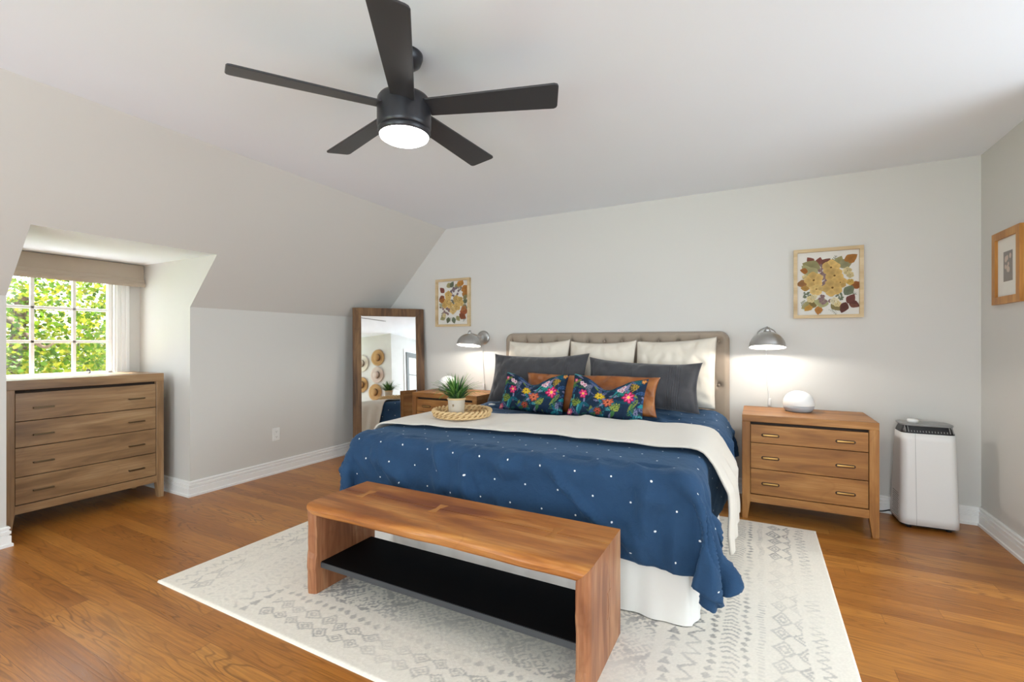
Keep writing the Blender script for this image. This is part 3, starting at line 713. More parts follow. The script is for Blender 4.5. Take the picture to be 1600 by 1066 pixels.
# ------------------------------------------------------------------ pillows
def pillow(name, W, HT, TK, mat, seed, res=0.012, dip=0.0, pinch=0.05, crease=0.012, colr=None, flange=0.0, top_edge=0.0, tilt_top=0.0):
    nx, nz = int(W/res)|1, int(HT/res)|1
    u, v = np.meshgrid(np.linspace(-1, 1, nx), np.linspace(-1, 1, nz))
    x = W/2*u*(1-pinch*(1-v*v)*u*u); z = HT/2*v*(1-pinch*1.2*(1-u*u)*v*v)
    f = 1-flange
    pu, pv = np.clip(1-np.abs(u/f)**2.6, 0, 1), np.clip(1-np.abs(v/f)**2.6, 0, 1)
    t = TK/2*(pu*pv)**0.42*(1-0.18*v)
    lum = hand(x*24, z*24, seed); fold = np.maximum(0, hand(x*62+z*18, z*44, seed+1))**0.8+0.6*np.maximum(0, hand(x*30-z*26, z*20, seed+3))
    rim = (1-pu*pv)
    t = t*(1+0.20*lum*pu*pv)-crease*fold*(pu*pv)**0.25*(0.35+rim)
    t = np.maximum(t, 0.0035)
    w = ((v+1)/2)
    z = z-dip*np.exp(-(u/0.42)**2)*w**1.6+tilt_top*u*w+top_edge*np.abs(u)**3*w
    z = z+0.010*hand(x*7, z*5, seed+2)*rim; yo = 0.012*hand(x*6, z*6, seed+5)
    sag = np.clip((-v-0.3)/0.7, 0, 1); t = t*(1+0.25*sag*(pu*pv))
    F = np.stack([x, yo-t, z+HT/2], -1); Bk = np.stack([x, yo+t*0.8, z+HT/2], -1)
    edge = (np.abs(u) > 0.9999) | (np.abs(v) > 0.9999)
    Bk[edge] = F[edge] = np.stack([x, yo, z+HT/2], -1)[edge]
    bm = bmesh.new(); fv = [bm.verts.new(p) for p in F.reshape(-1, 3)]; ed = edge.reshape(-1)
    bv = [fv[i] if ed[i] else bm.verts.new(p) for i, p in enumerate(Bk.reshape(-1, 3))]
    for j in range(nz-1):
        for i in range(nx-1):
            a, b, c, d = j*nx+i, j*nx+i+1, (j+1)*nx+i+1, (j+1)*nx+i
            for vs in ((fv[a], fv[b], fv[c], fv[d]), (bv[d], bv[c], bv[b], bv[a])):
                if len(set(vs)) == 4: 
                    try: bm.faces.new(vs)
                    except ValueError: pass
    rgb = None
    if colr is not None:
        cc = colr(u, v, W, HT).reshape(-1, 3); rgb = np.concatenate([cc, cc[~ed]])
    o = obj(name, bm, mat, smooth=True)
    if rgb is not None: vcol(o.data, rgb)
    return o
def lay(o, x, y, lean, rz=0, roll=0, sink=-0.012, z=None):
    o.rotation_mode = 'XYZ'
    o.rotation_euler = (R(-lean), R(roll), R(rz)); o.location = (x, y, (bed_z(x, y-0.03) if z is None else z)-sink); return o
P = pillow('euro_pillow', 0.615, 0.54, 0.20, 'white_cotton', 21, 0.012, pinch=0.04, crease=0.02, flange=0.05, top_edge=0.01, tilt_top=0.01)
lay(P, -1.80, 3.83, 13, 1); tag(P, 'cream square pillow against the headboard, leftmost of the back row', 'pillow', 'cream pillows along the headboard')
P = pillow('euro_pillow', 0.595, 0.535, 0.20, 'white_cotton', 33, 0.012, pinch=0.05, crease=0.02, flange=0.05, top_edge=0.01)
lay(P, -1.197, 3.83, 13, -1); tag(P, 'cream square pillow against the headboard, middle of the back row', 'pillow', 'cream pillows along the headboard')
P = pillow('euro_pillow', 0.615, 0.53, 0.20, 'white_cotton', 45, 0.012, pinch=0.03, crease=0.02, flange=0.05, tilt_top=0.018, top_edge=0.008)
lay(P, -0.590, 3.83, 12, -1); tag(P, 'cream square pillow against the headboard, rightmost of the back row', 'pillow', 'cream pillows along the headboard')
P = pillow('charcoal_pillow', 0.88, 0.43, 0.20, 'charcoal_cotton', 51, 0.012, pinch=0.06, crease=0.024, flange=0.04, tilt_top=0.005, top_edge=0.015)
lay(P, -1.665, 3.54, 20, 3); tag(P, 'long charcoal grey pillow on the left half of the bed, behind the floral cushion', 'pillow', 'charcoal pillows')
P = pillow('charcoal_pillow', 0.88, 0.385, 0.21, 'charcoal_cotton', 63, 0.012, pinch=0.07, crease=0.024, flange=0.05, tilt_top=-0.01, top_edge=0.02)
lay(P, -0.80, 3.55, 20, -3); tag(P, 'long charcoal grey pillow on the right half of the bed, behind the leather pillow', 'pillow', 'charcoal pillows')
P = pillow('leather_lumbar_pillow', 1.06, 0.31, 0.13, 'tan_leather', 71, 0.012, pinch=0.05, crease=0.022)
lay(P, -1.15, 3.335, 24, 0); tag(P, 'long tan leather lumbar pillow tucked behind the two floral cushions', 'pillow')
def floral(seed):
    def paint_(u, v, W, HT):
        x, z = u*W/2, v*HT/2; rng = np.random.RandomState(seed)
        c = np.broadcast_to(hexrgb('182a40'), x.shape+(3,)).copy()
        def put(m, colr): c[m] = hexrgb(colr) if isinstance(colr, str) else colr
        def leaf(cx, cz, a, L, wd, colr, rib=None):
            dx, dz = x-cx, z-cz; p = dx*math.cos(a)+dz*math.sin(a); q = -dx*math.sin(a)+dz*math.cos(a)-0.12*p*p/L
            s = np.clip(p/L, 0, 1); m = (p > 0) & (p < L) & (np.abs(q) < wd*np.sin(PI*s**0.8))
            put(m, colr)
            if rib: put(m & (np.abs(q) < wd*0.12), rib); put(m & ((np.abs(q)*0.8+p) % 0.016 < 0.004), rib)
        def flower(cx, cz, r, n, colr, inner, core, ph=0):
            dx, dz = x-cx, z-cz; d = np.hypot(dx, dz); a = np.arctan2(dz, dx)+ph
            rim = r*(0.66+0.34*np.abs(np.cos(a*n/2)))*(1+0.10*np.sin(3*a+ph*9))
            put(d < rim, hexrgb(colr)*0.72); put(d < rim*0.86, colr); put((d < rim*0.9) & (np.abs(np.cos(a*n/2)) < 0.22) & (d > r*0.3), hexrgb(colr)*0.6); put((d < rim*0.75) & (np.abs(np.cos(a*n/2)) > 0.93), inner)
            put(d < r*0.5*(0.8+0.2*np.cos(a*n)), inner); put(d < r*0.22, core)
        pal = ['1c6270', '248088', '2c5a50', '33507a', '5a6082', '14404f', '45949a', '7d7a98', '3c6a3e', '6f7a3a']
        for k in range(120):
            leaf(rng.uniform(-W/2, W/2), rng.uniform(-HT/2, HT/2), rng.uniform(0, 6.28), rng.uniform(0.05, 0.15), rng.uniform(0.006, 0.015), pal[rng.randint(len(pal))], '14304a' if k % 2 else None)
        for k, (px, pz, n0, cc) in enumerate([(-0.21, -0.10, 6, '7f8f3a'), (0.10, -0.11, 6, '8f9a44'), (0.0, -0.13, 5, '58722f'), (0.22, 0.09, 5, 'a8842f'), (-0.10, 0.09, 5, '6e6f86'), (0.11, 0.07, 5, '1f8a86')]):
            for q in range(n0): leaf(px*W/0.52, pz, 0.6+q*0.28+k*0.7, 0.075, 0.007, cc, '2a3f2a')
        s = W/0.52
        flower(-0.15*s, 0.005, 0.037, 6, 'c92b62', 'e65a86', 'e7c24a'); flower(0.165*s, 0.0, 0.045, 7, 'c8245c', 'ef6c92', 'f0c350', 0.4)
        flower(-0.03*s, 0.022, 0.040, 8, 'c9a51f', 'e6c93f', '7a5a18', 0.2); flower(0.035*s, -0.035, 0.042, 7, 'b8543c', 'd27a55', '5a2a24')
        for fx, fz in ((-0.175, 0.085), (-0.15, 0.075), (0.095, 0.075), (0.115, 0.06), (0.12, 0.09)): flower(fx*s, fz, 0.020, 5, 'e8cfd2', 'd98aa0', '8a3050')
        flower(-0.23*s, 0.10, 0.016, 5, 'd9447a', 'f08aa8', 'f0d060'); flower(-0.03*s, -0.115, 0.03, 6, '8f3b34', 'b9583f', '3a1c1c')
        flower(-0.24*s, -0.14, 0.028, 6, 'c84a6a', 'e68aa0', 'e8c860'); flower(0.24*s, 0.13, 0.018, 5, 'c07a3a', 'd99a55', '5a3018')
        c += (rng.rand(*x.shape)[..., None]-0.5)*0.03
        return np.clip(c, 0, 1)
    return paint_
P = pillow('floral_cushion', 0.53, 0.31, 0.13, 'floral_velvet', 81, 0.0042, dip=0.085, pinch=0.06, crease=0.008, colr=floral(4), top_edge=0.012)
lay(P, -1.525, 3.175, 26, 2, 1); tag(P, 'dark floral lumbar cushion with a dented top, the left one, nearer the plant', 'cushion', 'floral cushions')
P = pillow('floral_cushion', 0.55, 0.31, 0.13, 'floral_velvet', 91, 0.0042, dip=0.085, pinch=0.06, crease=0.008, colr=floral(4), top_edge=0.012)
lay(P, -0.945, 3.135, 26, -2, 1); tag(P, 'dark floral lumbar cushion with a dented top, the right one, beside the leather pillow end', 'cushion', 'floral cushions')
b = bmesh.new(); tube(b, [(0, 0, 0), (0.03, 0.004, 0), (0.06, 0, 0.002)], [0.008, 0.011, 0.008], 10)
o = obj('charging_plug', b, 'white_plastic', smooth=True); o.location = (-2.03, 3.42, bed_z(-2.03, 3.42)+0.006); tag(o, 'tiny white plug lying on the duvet beside the left charcoal pillow', 'plug')

# ------------------------------------------------------------------ wall lamps
def wall_lamp(x, label):
    t = thing('wall_lamp', label, 'lamp', (x, D, 1.24), group='bedside wall lamps')
    b = bmesh.new(); lathe(b, [(0, 0.018), (0.060, 0.018), (0.072, 0.012), (0.072, 0.0), (0, 0.0)], 40)
    bmesh.ops.rotate(b, matrix=Matrix.Rotation(PI/2, 3, 'X'), verts=b.verts); obj('wall_plate', b, 'brushed_nickel', t, True)
    b = bmesh.new(); box(b, -0.008, 0.008, -0.05, -0.016, -0.022, 0.022, 0.004)
    tube(b, [(0, -0.028, 0), (0, -0.05, 0.006), (0, -0.27, 0.052)], 0.006, 10); tube(b, [(-0.014, -0.045, 0.004), (0.014, -0.045, 0.004)], 0.009, 10)
    obj('arm', b, 'brushed_nickel', t, True)
    tilt = Matrix.Rotation(R(-9), 3, 'X'); off = Vector((0, -0.285, -0.075))
    def T_(b):
        bmesh.ops.rotate(b, matrix=tilt, verts=b.verts); return b
    r = 0.118; out = [(0.0, 0.112)]+[(r*math.sin(a), 0.112*math.cos(a)) for a in [PI/2*k/14 for k in range(1, 15)]]+[(r+0.002, -0.003), (r-0.001, -0.004)]
    sh = obj('shade', T_(lathe(bmesh.new(), out, 64)), 'brushed_nickel', t, True); sh.location = off
    inn = [(r-0.001, -0.004)]+[((r-0.003)*math.sin(a), 0.109*math.cos(a)) for a in [PI/2*k/14 for k in range(14, 0, -1)]]+[(0, 0.109)]
    si = obj('shade_lining', T_(lathe(bmesh.new(), inn, 64)), 'shade_inside', sh, True)
    kb = bmesh.new(); lathe(kb, [(0, 0.150), (0.006, 0.149), (0.008, 0.140), (0.014, 0.136), (0.026, 0.110), (0, 0.110)], 24)
    tube(kb, [(-0.012, 0.0, 0.142), (0.016, 0.0, 0.142)], 0.004, 8); obj('shade_knob', T_(kb), 'brushed_nickel', sh, True)
    bb = bmesh.new(); bmesh.ops.create_uvsphere(bb, u_segments=20, v_segments=12, radius=0.027); bmesh.ops.translate(bb, vec=(0, 0, 0.05), verts=bb.verts)
    bl = obj('bulb', T_(bb), 'bulb_glow', sh, True)
    ld = bpy.data.lights.new('bulb_light', 'POINT'); ld.energy = LAMP_W; ld.color = (1, 0.95, 0.88); ld.shadow_soft_size = 0.016
    lo = bpy.data.objects.new('bulb_light', ld); col.objects.link(lo); lo.parent = sh; lo.location = (0, 0.002, 0.014)
    b = bmesh.new(); L = 1.24-0.706
    tube(b, spline([(-0.004, -0.012, -0.065), (-0.004, -0.014, -0.2), (0.006, -0.018, -0.36), (0.018, -0.03, -L+0.055)], 10), 0.003, 8)
    obj('cord', b, 'white_cord', t, True)
    b = bmesh.new(); box(b, 0.008, 0.03, -0.04, -0.022, -L+0.002, -L+0.06, 0.005); obj('cord_switch', b, 'white_cord', t, True)
    return t
LAMP_W = 9.0
wl = wall_lamp(0.062, 'brushed nickel dome wall lamp on the wall above the right nightstand')
dup(wl, (-2.512, D, 1.245), 0, 'brushed nickel dome wall lamp on the wall between the small framed flowers and headboard')

# ------------------------------------------------------------------ dome lights on the nightstands
def dome(label, loc):
    t = thing('dome_speaker', label, 'speaker', loc, group='white domes on the nightstands')
    r = 0.098
    obj('fabric_base', lathe(bmesh.new(), [(0, 0), (0.072, 0), (0.080, 0.004), (0.092, 0.022), (0.0965, 0.045), (0, 0.045)], 48), 'grey_fabric_band', t, True)
    obj('dome', lathe(bmesh.new(), [(0.0965, 0.045), (0.098, 0.055)]+[(0.098*math.cos(a)**0.9, 0.055+0.092*math.sin(a)) for a in [PI/2*k/14 for k in range(1, 14)]]+[(0, 0.147)], 48), 'speaker_dome', t, True)
    return t
ds = dome('white dome speaker with a grey base on the right nightstand', (0.258, 3.885, 0.706))
dup(ds, (-2.80, 3.90, 0.706), 0, 'white dome speaker mostly hidden behind the plant on the left nightstand')

# ------------------------------------------------------------------ air purifier
def purifier():
    t = thing('air_purifier', 'white floor air purifier with a black slotted top in the right corner', 'air purifier', (0.970, 3.835, 0), R(2))
    W, DP, HT = 0.300, 0.262, 0.61
    def sect(f, n=8):
        """rounded plan outline at height fraction f"""
        w = W/2*(1-0.075*f); y0 = 0.0+0.028*f; y1 = DP-0.06*f; pts = []
        for sx, sy, a0, r in ((1, 0, -PI/2, 0.045), (1, 1, 0, 0.022), (-1, 1, PI/2, 0.022), (-1, 0, PI, 0.045)):
            cx, cy = sx*(w-r), (y1-r if sy else y0+r)
            pts += [(cx+r*math.cos(a0+PI/2*k/n), cy+r*math.sin(a0+PI/2*k/n)) for k in range(n+1)]
        return pts
    b = bmesh.new(); rows = []
    for k in range(13):
        f = k/12; rows.append([b.verts.new((x, y, 0.028+0.012*0+(HT-0.028)*f-(0.03*(y/DP) if 0 else 0))) for x, y in sect(f)])
    m = len(rows[0])
    for a, c in zip(rows, rows[1:]):
        for k in range(m): b.faces.new((a[k], a[(k+1) % m], c[(k+1) % m], c[k]))
    b.faces.new(rows[0][::-1]); b.faces.new(rows[-1])
    obj('body', b, 'purifier_shell', t, True).data.polygons[0].use_smooth = True
    o = bpy.context.scene.objects[t.children[0].name]; 
    for p in o.data.polygons: p.use_smooth = len(p.vertices) == 4
    # front panel seam: a thin groove line
    b = bmesh.new()
    for k in range(12):
        f0, f1 = k/12, (k+1)/12
        q = [(-0.072, 0.028*f0-0.0006, 0.03+0.58*f0), (-0.0705, 0.028*f0-0.0006, 0.03+0.58*f0), (-0.0705, 0.028*f1-0.0006, 0.03+0.58*f1), (-0.072, 0.028*f1-0.0006, 0.03+0.58*f1)]
        lo = [b.verts.new(p) for p in q]; hi = [b.verts.new((p[0], p[1]+0.003, p[2])) for p in q]
        b.faces.new(lo)
        for i in range(4): b.faces.new((lo[i], hi[i], hi[(i+1) % 4], lo[(i+1) % 4]))
    obj('panel_seam', b, 'grey_lid', t)
    # black louvred throat, sloping up to the lid
    b = bmesh.new(); rows = []
    for f, z, s in ((1.0, HT, 0.985), (1.0, HT+0.012, 0.965), (1.0, HT+0.045, 0.86), (1.0, HT+0.048, 0.80)):
        S = sect(f); cy = sum(p[1] for p in S)/len(S)+0.006*0
        rows.append([b.verts.new((x*s, cy+(y-cy)*s+0.02*(1-s)*3, z)) for x, y in S])
    for a, c in zip(rows, rows[1:]):
        for k in range(m): b.faces.new((a[k], a[(k+1) % m], c[(k+1) % m], c[k]))
    b.faces.new(rows[-1]); b.faces.new(rows[0][::-1]); v = obj('vent', b, 'dark_plastic', t)
    b = bmesh.new()
    for i in range(17):
        x = -0.118+i*0.0148; prism(b, [(0.030, HT+0.010), (0.034, HT+0.010), (0.062, HT+0.046), (0.056, HT+0.046)], 0, x-0.0018, x+0.0018)
    obj('vent_fins', b, 'grey_lid', v)
    b = bmesh.new(); S = sect(1.0); cy = sum(p[1] for p in S)/len(S); rows = []
    for z, s in ((0.046, 0.94), (0.050, 0.965), (0.056, 0.965), (0.060, 0.94)): rows.append([b.verts.new((x*s, cy+(y-cy)*s*0.93+0.008, HT+z)) for x, y in S])
    for a, c in zip(rows, rows[1:]):
        for k in range(m): b.faces.new((a[k], a[(k+1) % m], c[(k+1) % m], c[k]))
    b.faces.new(rows[-1]); b.faces.new(rows[0][::-1]); obj('lid', b, 'grey_lid', t)
    obj('dial', lathe(bmesh.new(), [(0, 0.022), (0.026, 0.022), (0.030, 0.018), (0.030, 0), (0, 0)], 32, (-0.062, cy-0.005, HT+0.060)), 'white_plastic', t, True)
    obj('plinth', prism(bmesh.new(), [(x*0.94, cy+0.02+(y-cy)*0.9) for x, y in sect(0)], 2, 0.012, 0.028), 'dark_plastic', t)
    for x in (-0.10, 0.10):
        for y in (0.05, 0.19): obj('foot', lathe(bmesh.new(), [(0, 0), (0.014, 0), (0.016, 0.012), (0, 0.012)], 16, (x, y, 0)), 'dark_plastic', t)
    # perforated intake grille on the left flank near the floor
    b = bmesh.new(); xw = lambda z: -(W/2*(1-0.075*(z-0.028)/(HT-0.028)))-0.0008
    for i in range(9):
        for j in range(13):
            y = 0.070+i*0.0135+(0.00675 if j % 2 else 0); z = 0.055+j*0.0135
            q = [(y-0.005, z), (y, z-0.005), (y+0.005, z), (y, z+0.005)]
            if z > 0.205-0.0*(i): continue
            b.faces.new([b.verts.new((xw(zz), yy, zz)) for yy, zz in q][::-1])
    gq = [(0.062, 0.045), (0.19, 0.045), (0.19, 0.235), (0.062, 0.215)]
    pl = bmesh.new(); lo = [pl.verts.new((xw(z)+0.0004, y, z)) for y, z in gq]; hi = [pl.verts.new((xw(z)+0.004, y, z)) for y, z in gq]
    pl.faces.new(lo[::-1]); pl.faces.new(hi)
    for i in range(4): pl.faces.new((lo[i], lo[(i+1) % 4], hi[(i+1) % 4], hi[i]))
    bmesh.ops.recalc_face_normals(pl, faces=pl.faces[:]); gr = obj('intake_grille', pl, 'purifier_shell', t); obj('perforations', b, 'dark_plastic', gr)
    b = bmesh.new(); tube(b, spline([(-0.06, DP-0.02, 0.05), (-0.13, DP+0.015, 0.03), (-0.20, DP+0.005, 0.012), (-0.30, DP+0.01, 0.006), (-0.42, DP+0.0, 0.006), (-0.56, DP-0.03, 0.006)], 8), 0.0045, 8)
    obj('power_cord', b, 'black_cord', t, True)
purifier()

# ------------------------------------------------------------------ leaning mirror across the corner
def mirror():
    tl, tr = Vector((-3.765, 3.540, 0)), Vector((-3.274, 4.099, 0)); w = tr-tl; W = w.length; ang = math.atan2(w.y, w.x)
    n = Vector((math.sin(ang), -math.cos(ang), 0)); lean = R(MIRROR_LEAN); HT = 1.56/math.cos(lean)
    t = thing('floor_mirror', 'tall floor mirror in a brown wooden frame leaning across the corner', 'mirror')
    t.location = (tl+tr)/2+n*(HT*math.sin(lean)+0.0)+Vector((0, 0, 0.004)); t.rotation_euler = (-lean, 0, ang)
    fw, th = 0.086, 0.035
    for nm, q in (('stile', [(-W/2, 0), (-W/2+fw, fw), (-W/2+fw, HT-fw), (-W/2, HT)]), ('stile', [(W/2, 0), (W/2, HT), (W/2-fw, HT-fw), (W/2-fw, fw)]),
                  ('rail', [(-W/2, 0), (W/2, 0), (W/2-fw, fw), (-W/2+fw, fw)]), ('rail', [(-W/2, HT), (-W/2+fw, HT-fw), (W/2-fw, HT-fw), (W/2, HT)])):
        b = bmesh.new(); prism(b, q, 1, 0.0, th); bmesh.ops.bevel(b, geom=b.edges[:], offset=0.004, segments=2, affect='EDGES'); obj('frame_'+nm, b, 'mirror_frame_wood', t)
    obj('glass', B(-W/2+fw-0.004, W/2-fw+0.004, 0.016, 0.022, fw-0.004, HT-fw+0.004), 'mirror_glass', t)
    obj('back_panel', B(-W/2+0.01, W/2-0.01, 0.0225, th-0.003, 0.01, HT-0.01), 'recess_shadow', t)
MIRROR_LEAN = 5.0
mirror()

# ------------------------------------------------------------------ pressed-flower frames
def pressed(name, label, loc, W, HT, items, group):
    t = thing(name, label, 'framed art', loc, group=group); fw, th = 0.024, 0.036
    for q in ([(-W/2, 0), (-W/2+fw, fw), (-W/2+fw, HT-fw), (-W/2, HT)], [(W/2, 0), (W/2, HT), (W/2-fw, HT-fw), (W/2-fw, fw)], [(-W/2, 0), (W/2, 0), (W/2-fw, fw), (-W/2+fw, fw)], [(-W/2, HT), (-W/2+fw, HT-fw), (W/2-fw, HT-fw), (W/2, HT)]):
        b = bmesh.new(); prism(b, q, 1, -th, 0); obj('frame_side', b, 'pale_frame_wood', t)
    obj('backing', B(-W/2+fw-0.002, W/2-fw+0.002, -0.012, -0.008, fw-0.002, HT-fw+0.002), 'paper_art', t)
    vs, fs, cs = [], [], []
    rng = random.Random(5)
    def poly(pts, z, c, core=None):
        i0 = len(vs); cx = sum(p[0] for p in pts)/len(pts); cz = sum(p[1] for p in pts)/len(pts)
        h = (hexrgb(c)*0.8+hexrgb('b5a688')*0.2)*rng.uniform(0.92, 1.07)
        vs.append((cx*W, -0.0125-z, cz*HT)); cs.append(hexrgb(core) if core else h*0.86)
        for p in pts: vs.append((p[0]*W, -0.0125-z*0.8, p[1]*HT)); cs.append(h*rng.uniform(0.94, 1.04))
        n = len(pts)
        for k in range(n): fs.append((i0, i0+1+k, i0+1+(k+1) % n))
    ar = W/HT; zc = 0.0
    for it in items:
        zc += 0.00012; kind, x, z, s, a, c = it[:6]
        if kind == 'f':                                      # open flower: five broad overlapping petals
            for k in range(5):
                a0 = a+k*2*PI/5; px, pz = x+0.55*s*math.cos(a0), z+0.55*s*math.sin(a0)*ar
                poly([(px+0.58*s*math.cos(q)*(1+0.08*math.sin(5*q+k)), pz+0.58*s*math.sin(q)*ar*(1+0.08*math.cos(4*q))) for q in [2*PI*j/14 for j in range(14)]], zc+k*0.00002, c)
            poly([(x+0.16*s*math.cos(q), z+0.16*s*math.sin(q)*ar) for q in [2*PI*j/8 for j in range(8)]], zc+0.0002, it[6] if len(it) > 6 else '6e4a1e')
        elif kind == 'l':                                    # leaf
            s *= 1.15; L, w = s, s*0.36; pts = []
            for sg in (1, -1):
                for j in (range(9) if sg > 0 else range(8, -1, -1)):
                    p = j/8*L; q = sg*w*math.sin(PI*(j/8)**0.85)*(1+0.05*math.sin(j*2.1)); pts.append((x+p*math.cos(a)-q*math.sin(a), z+(p*math.sin(a)+q*math.cos(a))*ar))
            poly(pts, zc, c)
        elif kind == 'g':                                    # cluster of tiny florets
            for k in range(18):
                r0, q0 = 1.15*s*math.sqrt(rng.random()), rng.random()*6.28; px, pz = x+r0*math.cos(q0), z+r0*math.sin(q0)*ar
                poly([(px+0.30*s*math.cos(q)*(1+0.2*math.cos(4*q)), pz+0.30*s*math.sin(q)*ar*(1+0.2*math.cos(4*q))) for q in [2*PI*j/10 for j in range(10)]], zc+k*0.00001, c)
        elif kind == 's':                                    # sprig
            for k in range(9):
                p = k/9*s; q = (1 if k % 2 else -1)*0.35*s*(1-k/12)
                for d in (0.0, ):
                    bx, bz = x+p*math.cos(a), z+p*math.sin(a)*ar; ex, ez = bx+q*math.cos(a+1.1), bz+q*math.sin(a+1.1)*ar
                    poly([(bx-0.004, bz), (bx+0.004, bz+0.004), (ex+0.006, ez+0.004), (ex, ez+0.012), (ex-0.006, ez)], zc, c)
            ex, ez = x+s*math.cos(a), z+s*math.sin(a)*ar; poly([(x-0.003, z-0.003), (x+0.003, z+0.003), (ex+0.003, ez+0.003), (ex-0.003, ez-0.003)], zc, c)
    me = bpy.data.meshes.new('pressed_flowers'); me.from_pydata(vs, [], fs); vcol(me, np.clip(np.array(cs), 0, 1)); me.materials.append(M['pressed_petals'])
    o = bpy.data.objects.new('pressed_flowers', me); col.objects.link(o); o.parent = t
    return t
simple('paper_art', 'd9d5cd', 0.8)
YL, OL, RU, PU, GR, CR, OR = 'd3ab62', '8f8a5e', '7a3b34', '84686c', '5f6b58', 'd8c48f', 'a9692c'
big = [('s', .58, .78, .14, 1.2, GR), ('s', .80, .36, .12, -.4, GR), ('s', .12, .20, .10, .9, GR), ('s', .56, .12, .12, -.9, '8f988c'), ('s', .42, .14, .10, -1.8, '8f988c'),
  ('l', .30, .78, .14, 2.2, RU), ('l', .36, .76, .13, 1.3, RU), ('l', .40, .74, .17, .75, '6d3a33'), ('l', .62, .74, .16, 1.1, OL), ('l', .66, .72, .2, .5, '8d8b68'), ('l', .74, .78, .19, .6, 'a5672b'),
  ('l', .40, .70, .26, 2.7, OL), ('l', .36, .62, .26, 2.5, '98956a'), ('l', .24, .68, .13, 2.9, '9c5b25'), ('l', .22, .52, .16, 3.3, '8a5a33'), ('l', .24, .43, .12, 3.0, 'b0823c'),
  ('l', .82, .44, .16, .2, '9a5326'), ('l', .74, .32, .18, .9, GR), ('l', .78, .20, .16, 1.0, '5c2c2c'), ('l', .80, .22, .15, -.5, '5a2a2a'), ('l', .76, .22, .17, -1.9, '4f2626'), ('l', .82, .18, .10, -.2, '6b3a33'),
  ('l', .30, .22, .18, 3.6, OL), ('l', .34, .26, .17, 4.0, '7a6638'), ('l', .38, .18, .14, 4.6, OR), ('l', .28, .20, .14, 3.9, 'a9782e'), ('l', .52, .20, .2, 2.9, '93956a'), ('l', .56, .22, .16, -.9, '8a7a4c'),
  ('g', .43, .70, .07, 0, PU), ('g', .48, .60, .07, 0, PU), ('g', .46, .50, .07, 0, '8c7074'), ('g', .45, .42, .06, 0, PU), ('g', .46, .28, .08, 0, PU), ('g', .68, .30, .05, 0, GR), ('g', .20, .34, .05, 0, GR),
  ('f', .78, .66, .06, .3, CR), ('f', .82, .60, .05, .8, CR), ('f', .26, .28, .06, .1, CR), ('f', .30, .31, .05, .1, 'e0d3a8'), ('f', .60, .24, .06, .5, 'e2d8b4'), ('f', .64, .20, .05, .2, CR), ('f', .82, .50, .05, .9, 'cfa64e'), ('f', .17, .60, .04, .2, CR),
  ('f', .55, .72, .12, .2, YL), ('f', .60, .60, .12, .9, YL), ('f', .68, .50, .09, .4, 'c99f58'), ('f', .30, .55, .13, .5, YL), ('f', .34, .42, .10, .1, 'd8b46e'), ('f', .57, .43, .135, .7, YL)]
big = [(k[0], k[1]-0.5)+k[2:] for k in big]
pressed('framed_pressed_flowers', 'square pale wood frame of pressed yellow flowers above the right wall lamp', (0.455, D, 1.377), 0.428, 0.515, big, 'pressed flower frames')
sm = [('s', .2, .14, .08, 2, GR), ('s', .4, .12, .1, 1, GR), ('s', .8, .12, .1, .6, GR), ('l', .30, .84, .16, .4, OL), ('l', .42, .82, .15, 1.0, GR), ('l', .54, .80, .15, .6, OL), ('l', .62, .84, .17, .7, 'b0702a'), ('l', .74, .84, .13, 1.3, 'b8782e'),
  ('l', .24, .72, .16, 2.4, RU), ('l', .24, .64, .16, 3.6, '8a4a2c'), ('l', .28, .56, .18, 3.2, 'a05a26'), ('l', .22, .48, .14, 3.8, '7a4a35'), ('l', .22, .42, .14, 2.6, '9aa08a'), ('l', .74, .74, .22, .4, OR), ('l', .76, .68, .2, -.3, 'b0702e'), ('l', .80, .66, .18, .9, 'a8682a'),
  ('l', .78, .50, .14, .3, GR), ('l', .76, .44, .16, -.5, '8a8468'), ('l', .80, .56, .13, .8, OL), ('l', .70, .30, .22, .1, '8c4426'), ('l', .68, .26, .2, -.5, '7c3c24'), ('l', .74, .32, .16, .7, '9a5a30'), ('l', .28, .22, .16, 3.6, OL), ('l', .38, .20, .14, 4.4, '59644e'), ('l', .50, .20, .15, 5.0, GR), ('l', .60, .22, .14, 5.4, OL),
  ('g', .55, .72, .10, 0, '74626e'), ('g', .30, .34, .10, 0, PU), ('g', .46, .50, .08, 0, '6e6a5c'), ('g', .70, .80, .05, 0, '8a7a68'), ('g', .20, .27, .05, 0, '94857a'),
  ('f', .36, .66, .10, .2, YL), ('f', .34, .54, .09, .6, YL), ('f', .26, .46, .08, .9, 'caa055'), ('f', .42, .45, .08, .1, YL), ('f', .60, .57, .09, .3, YL), ('f', .70, .54, .09, .8, 'cda65c'), ('f', .74, .48, .07, .2, YL), ('f', .62, .42, .10, .5, YL), ('f', .50, .34, .09, 1, 'dcb877'), ('f', .24, .24, .05, 1, CR)]
sm = [(k[0], k[1]-0.5)+k[2:] for k in sm]
pressed('framed_pressed_flowers', 'pale wood frame of pressed autumn flowers left of the headboard, above the mirror top', (-2.888, D, 1.366), 0.438, 0.512, sm, 'pressed flower frames')

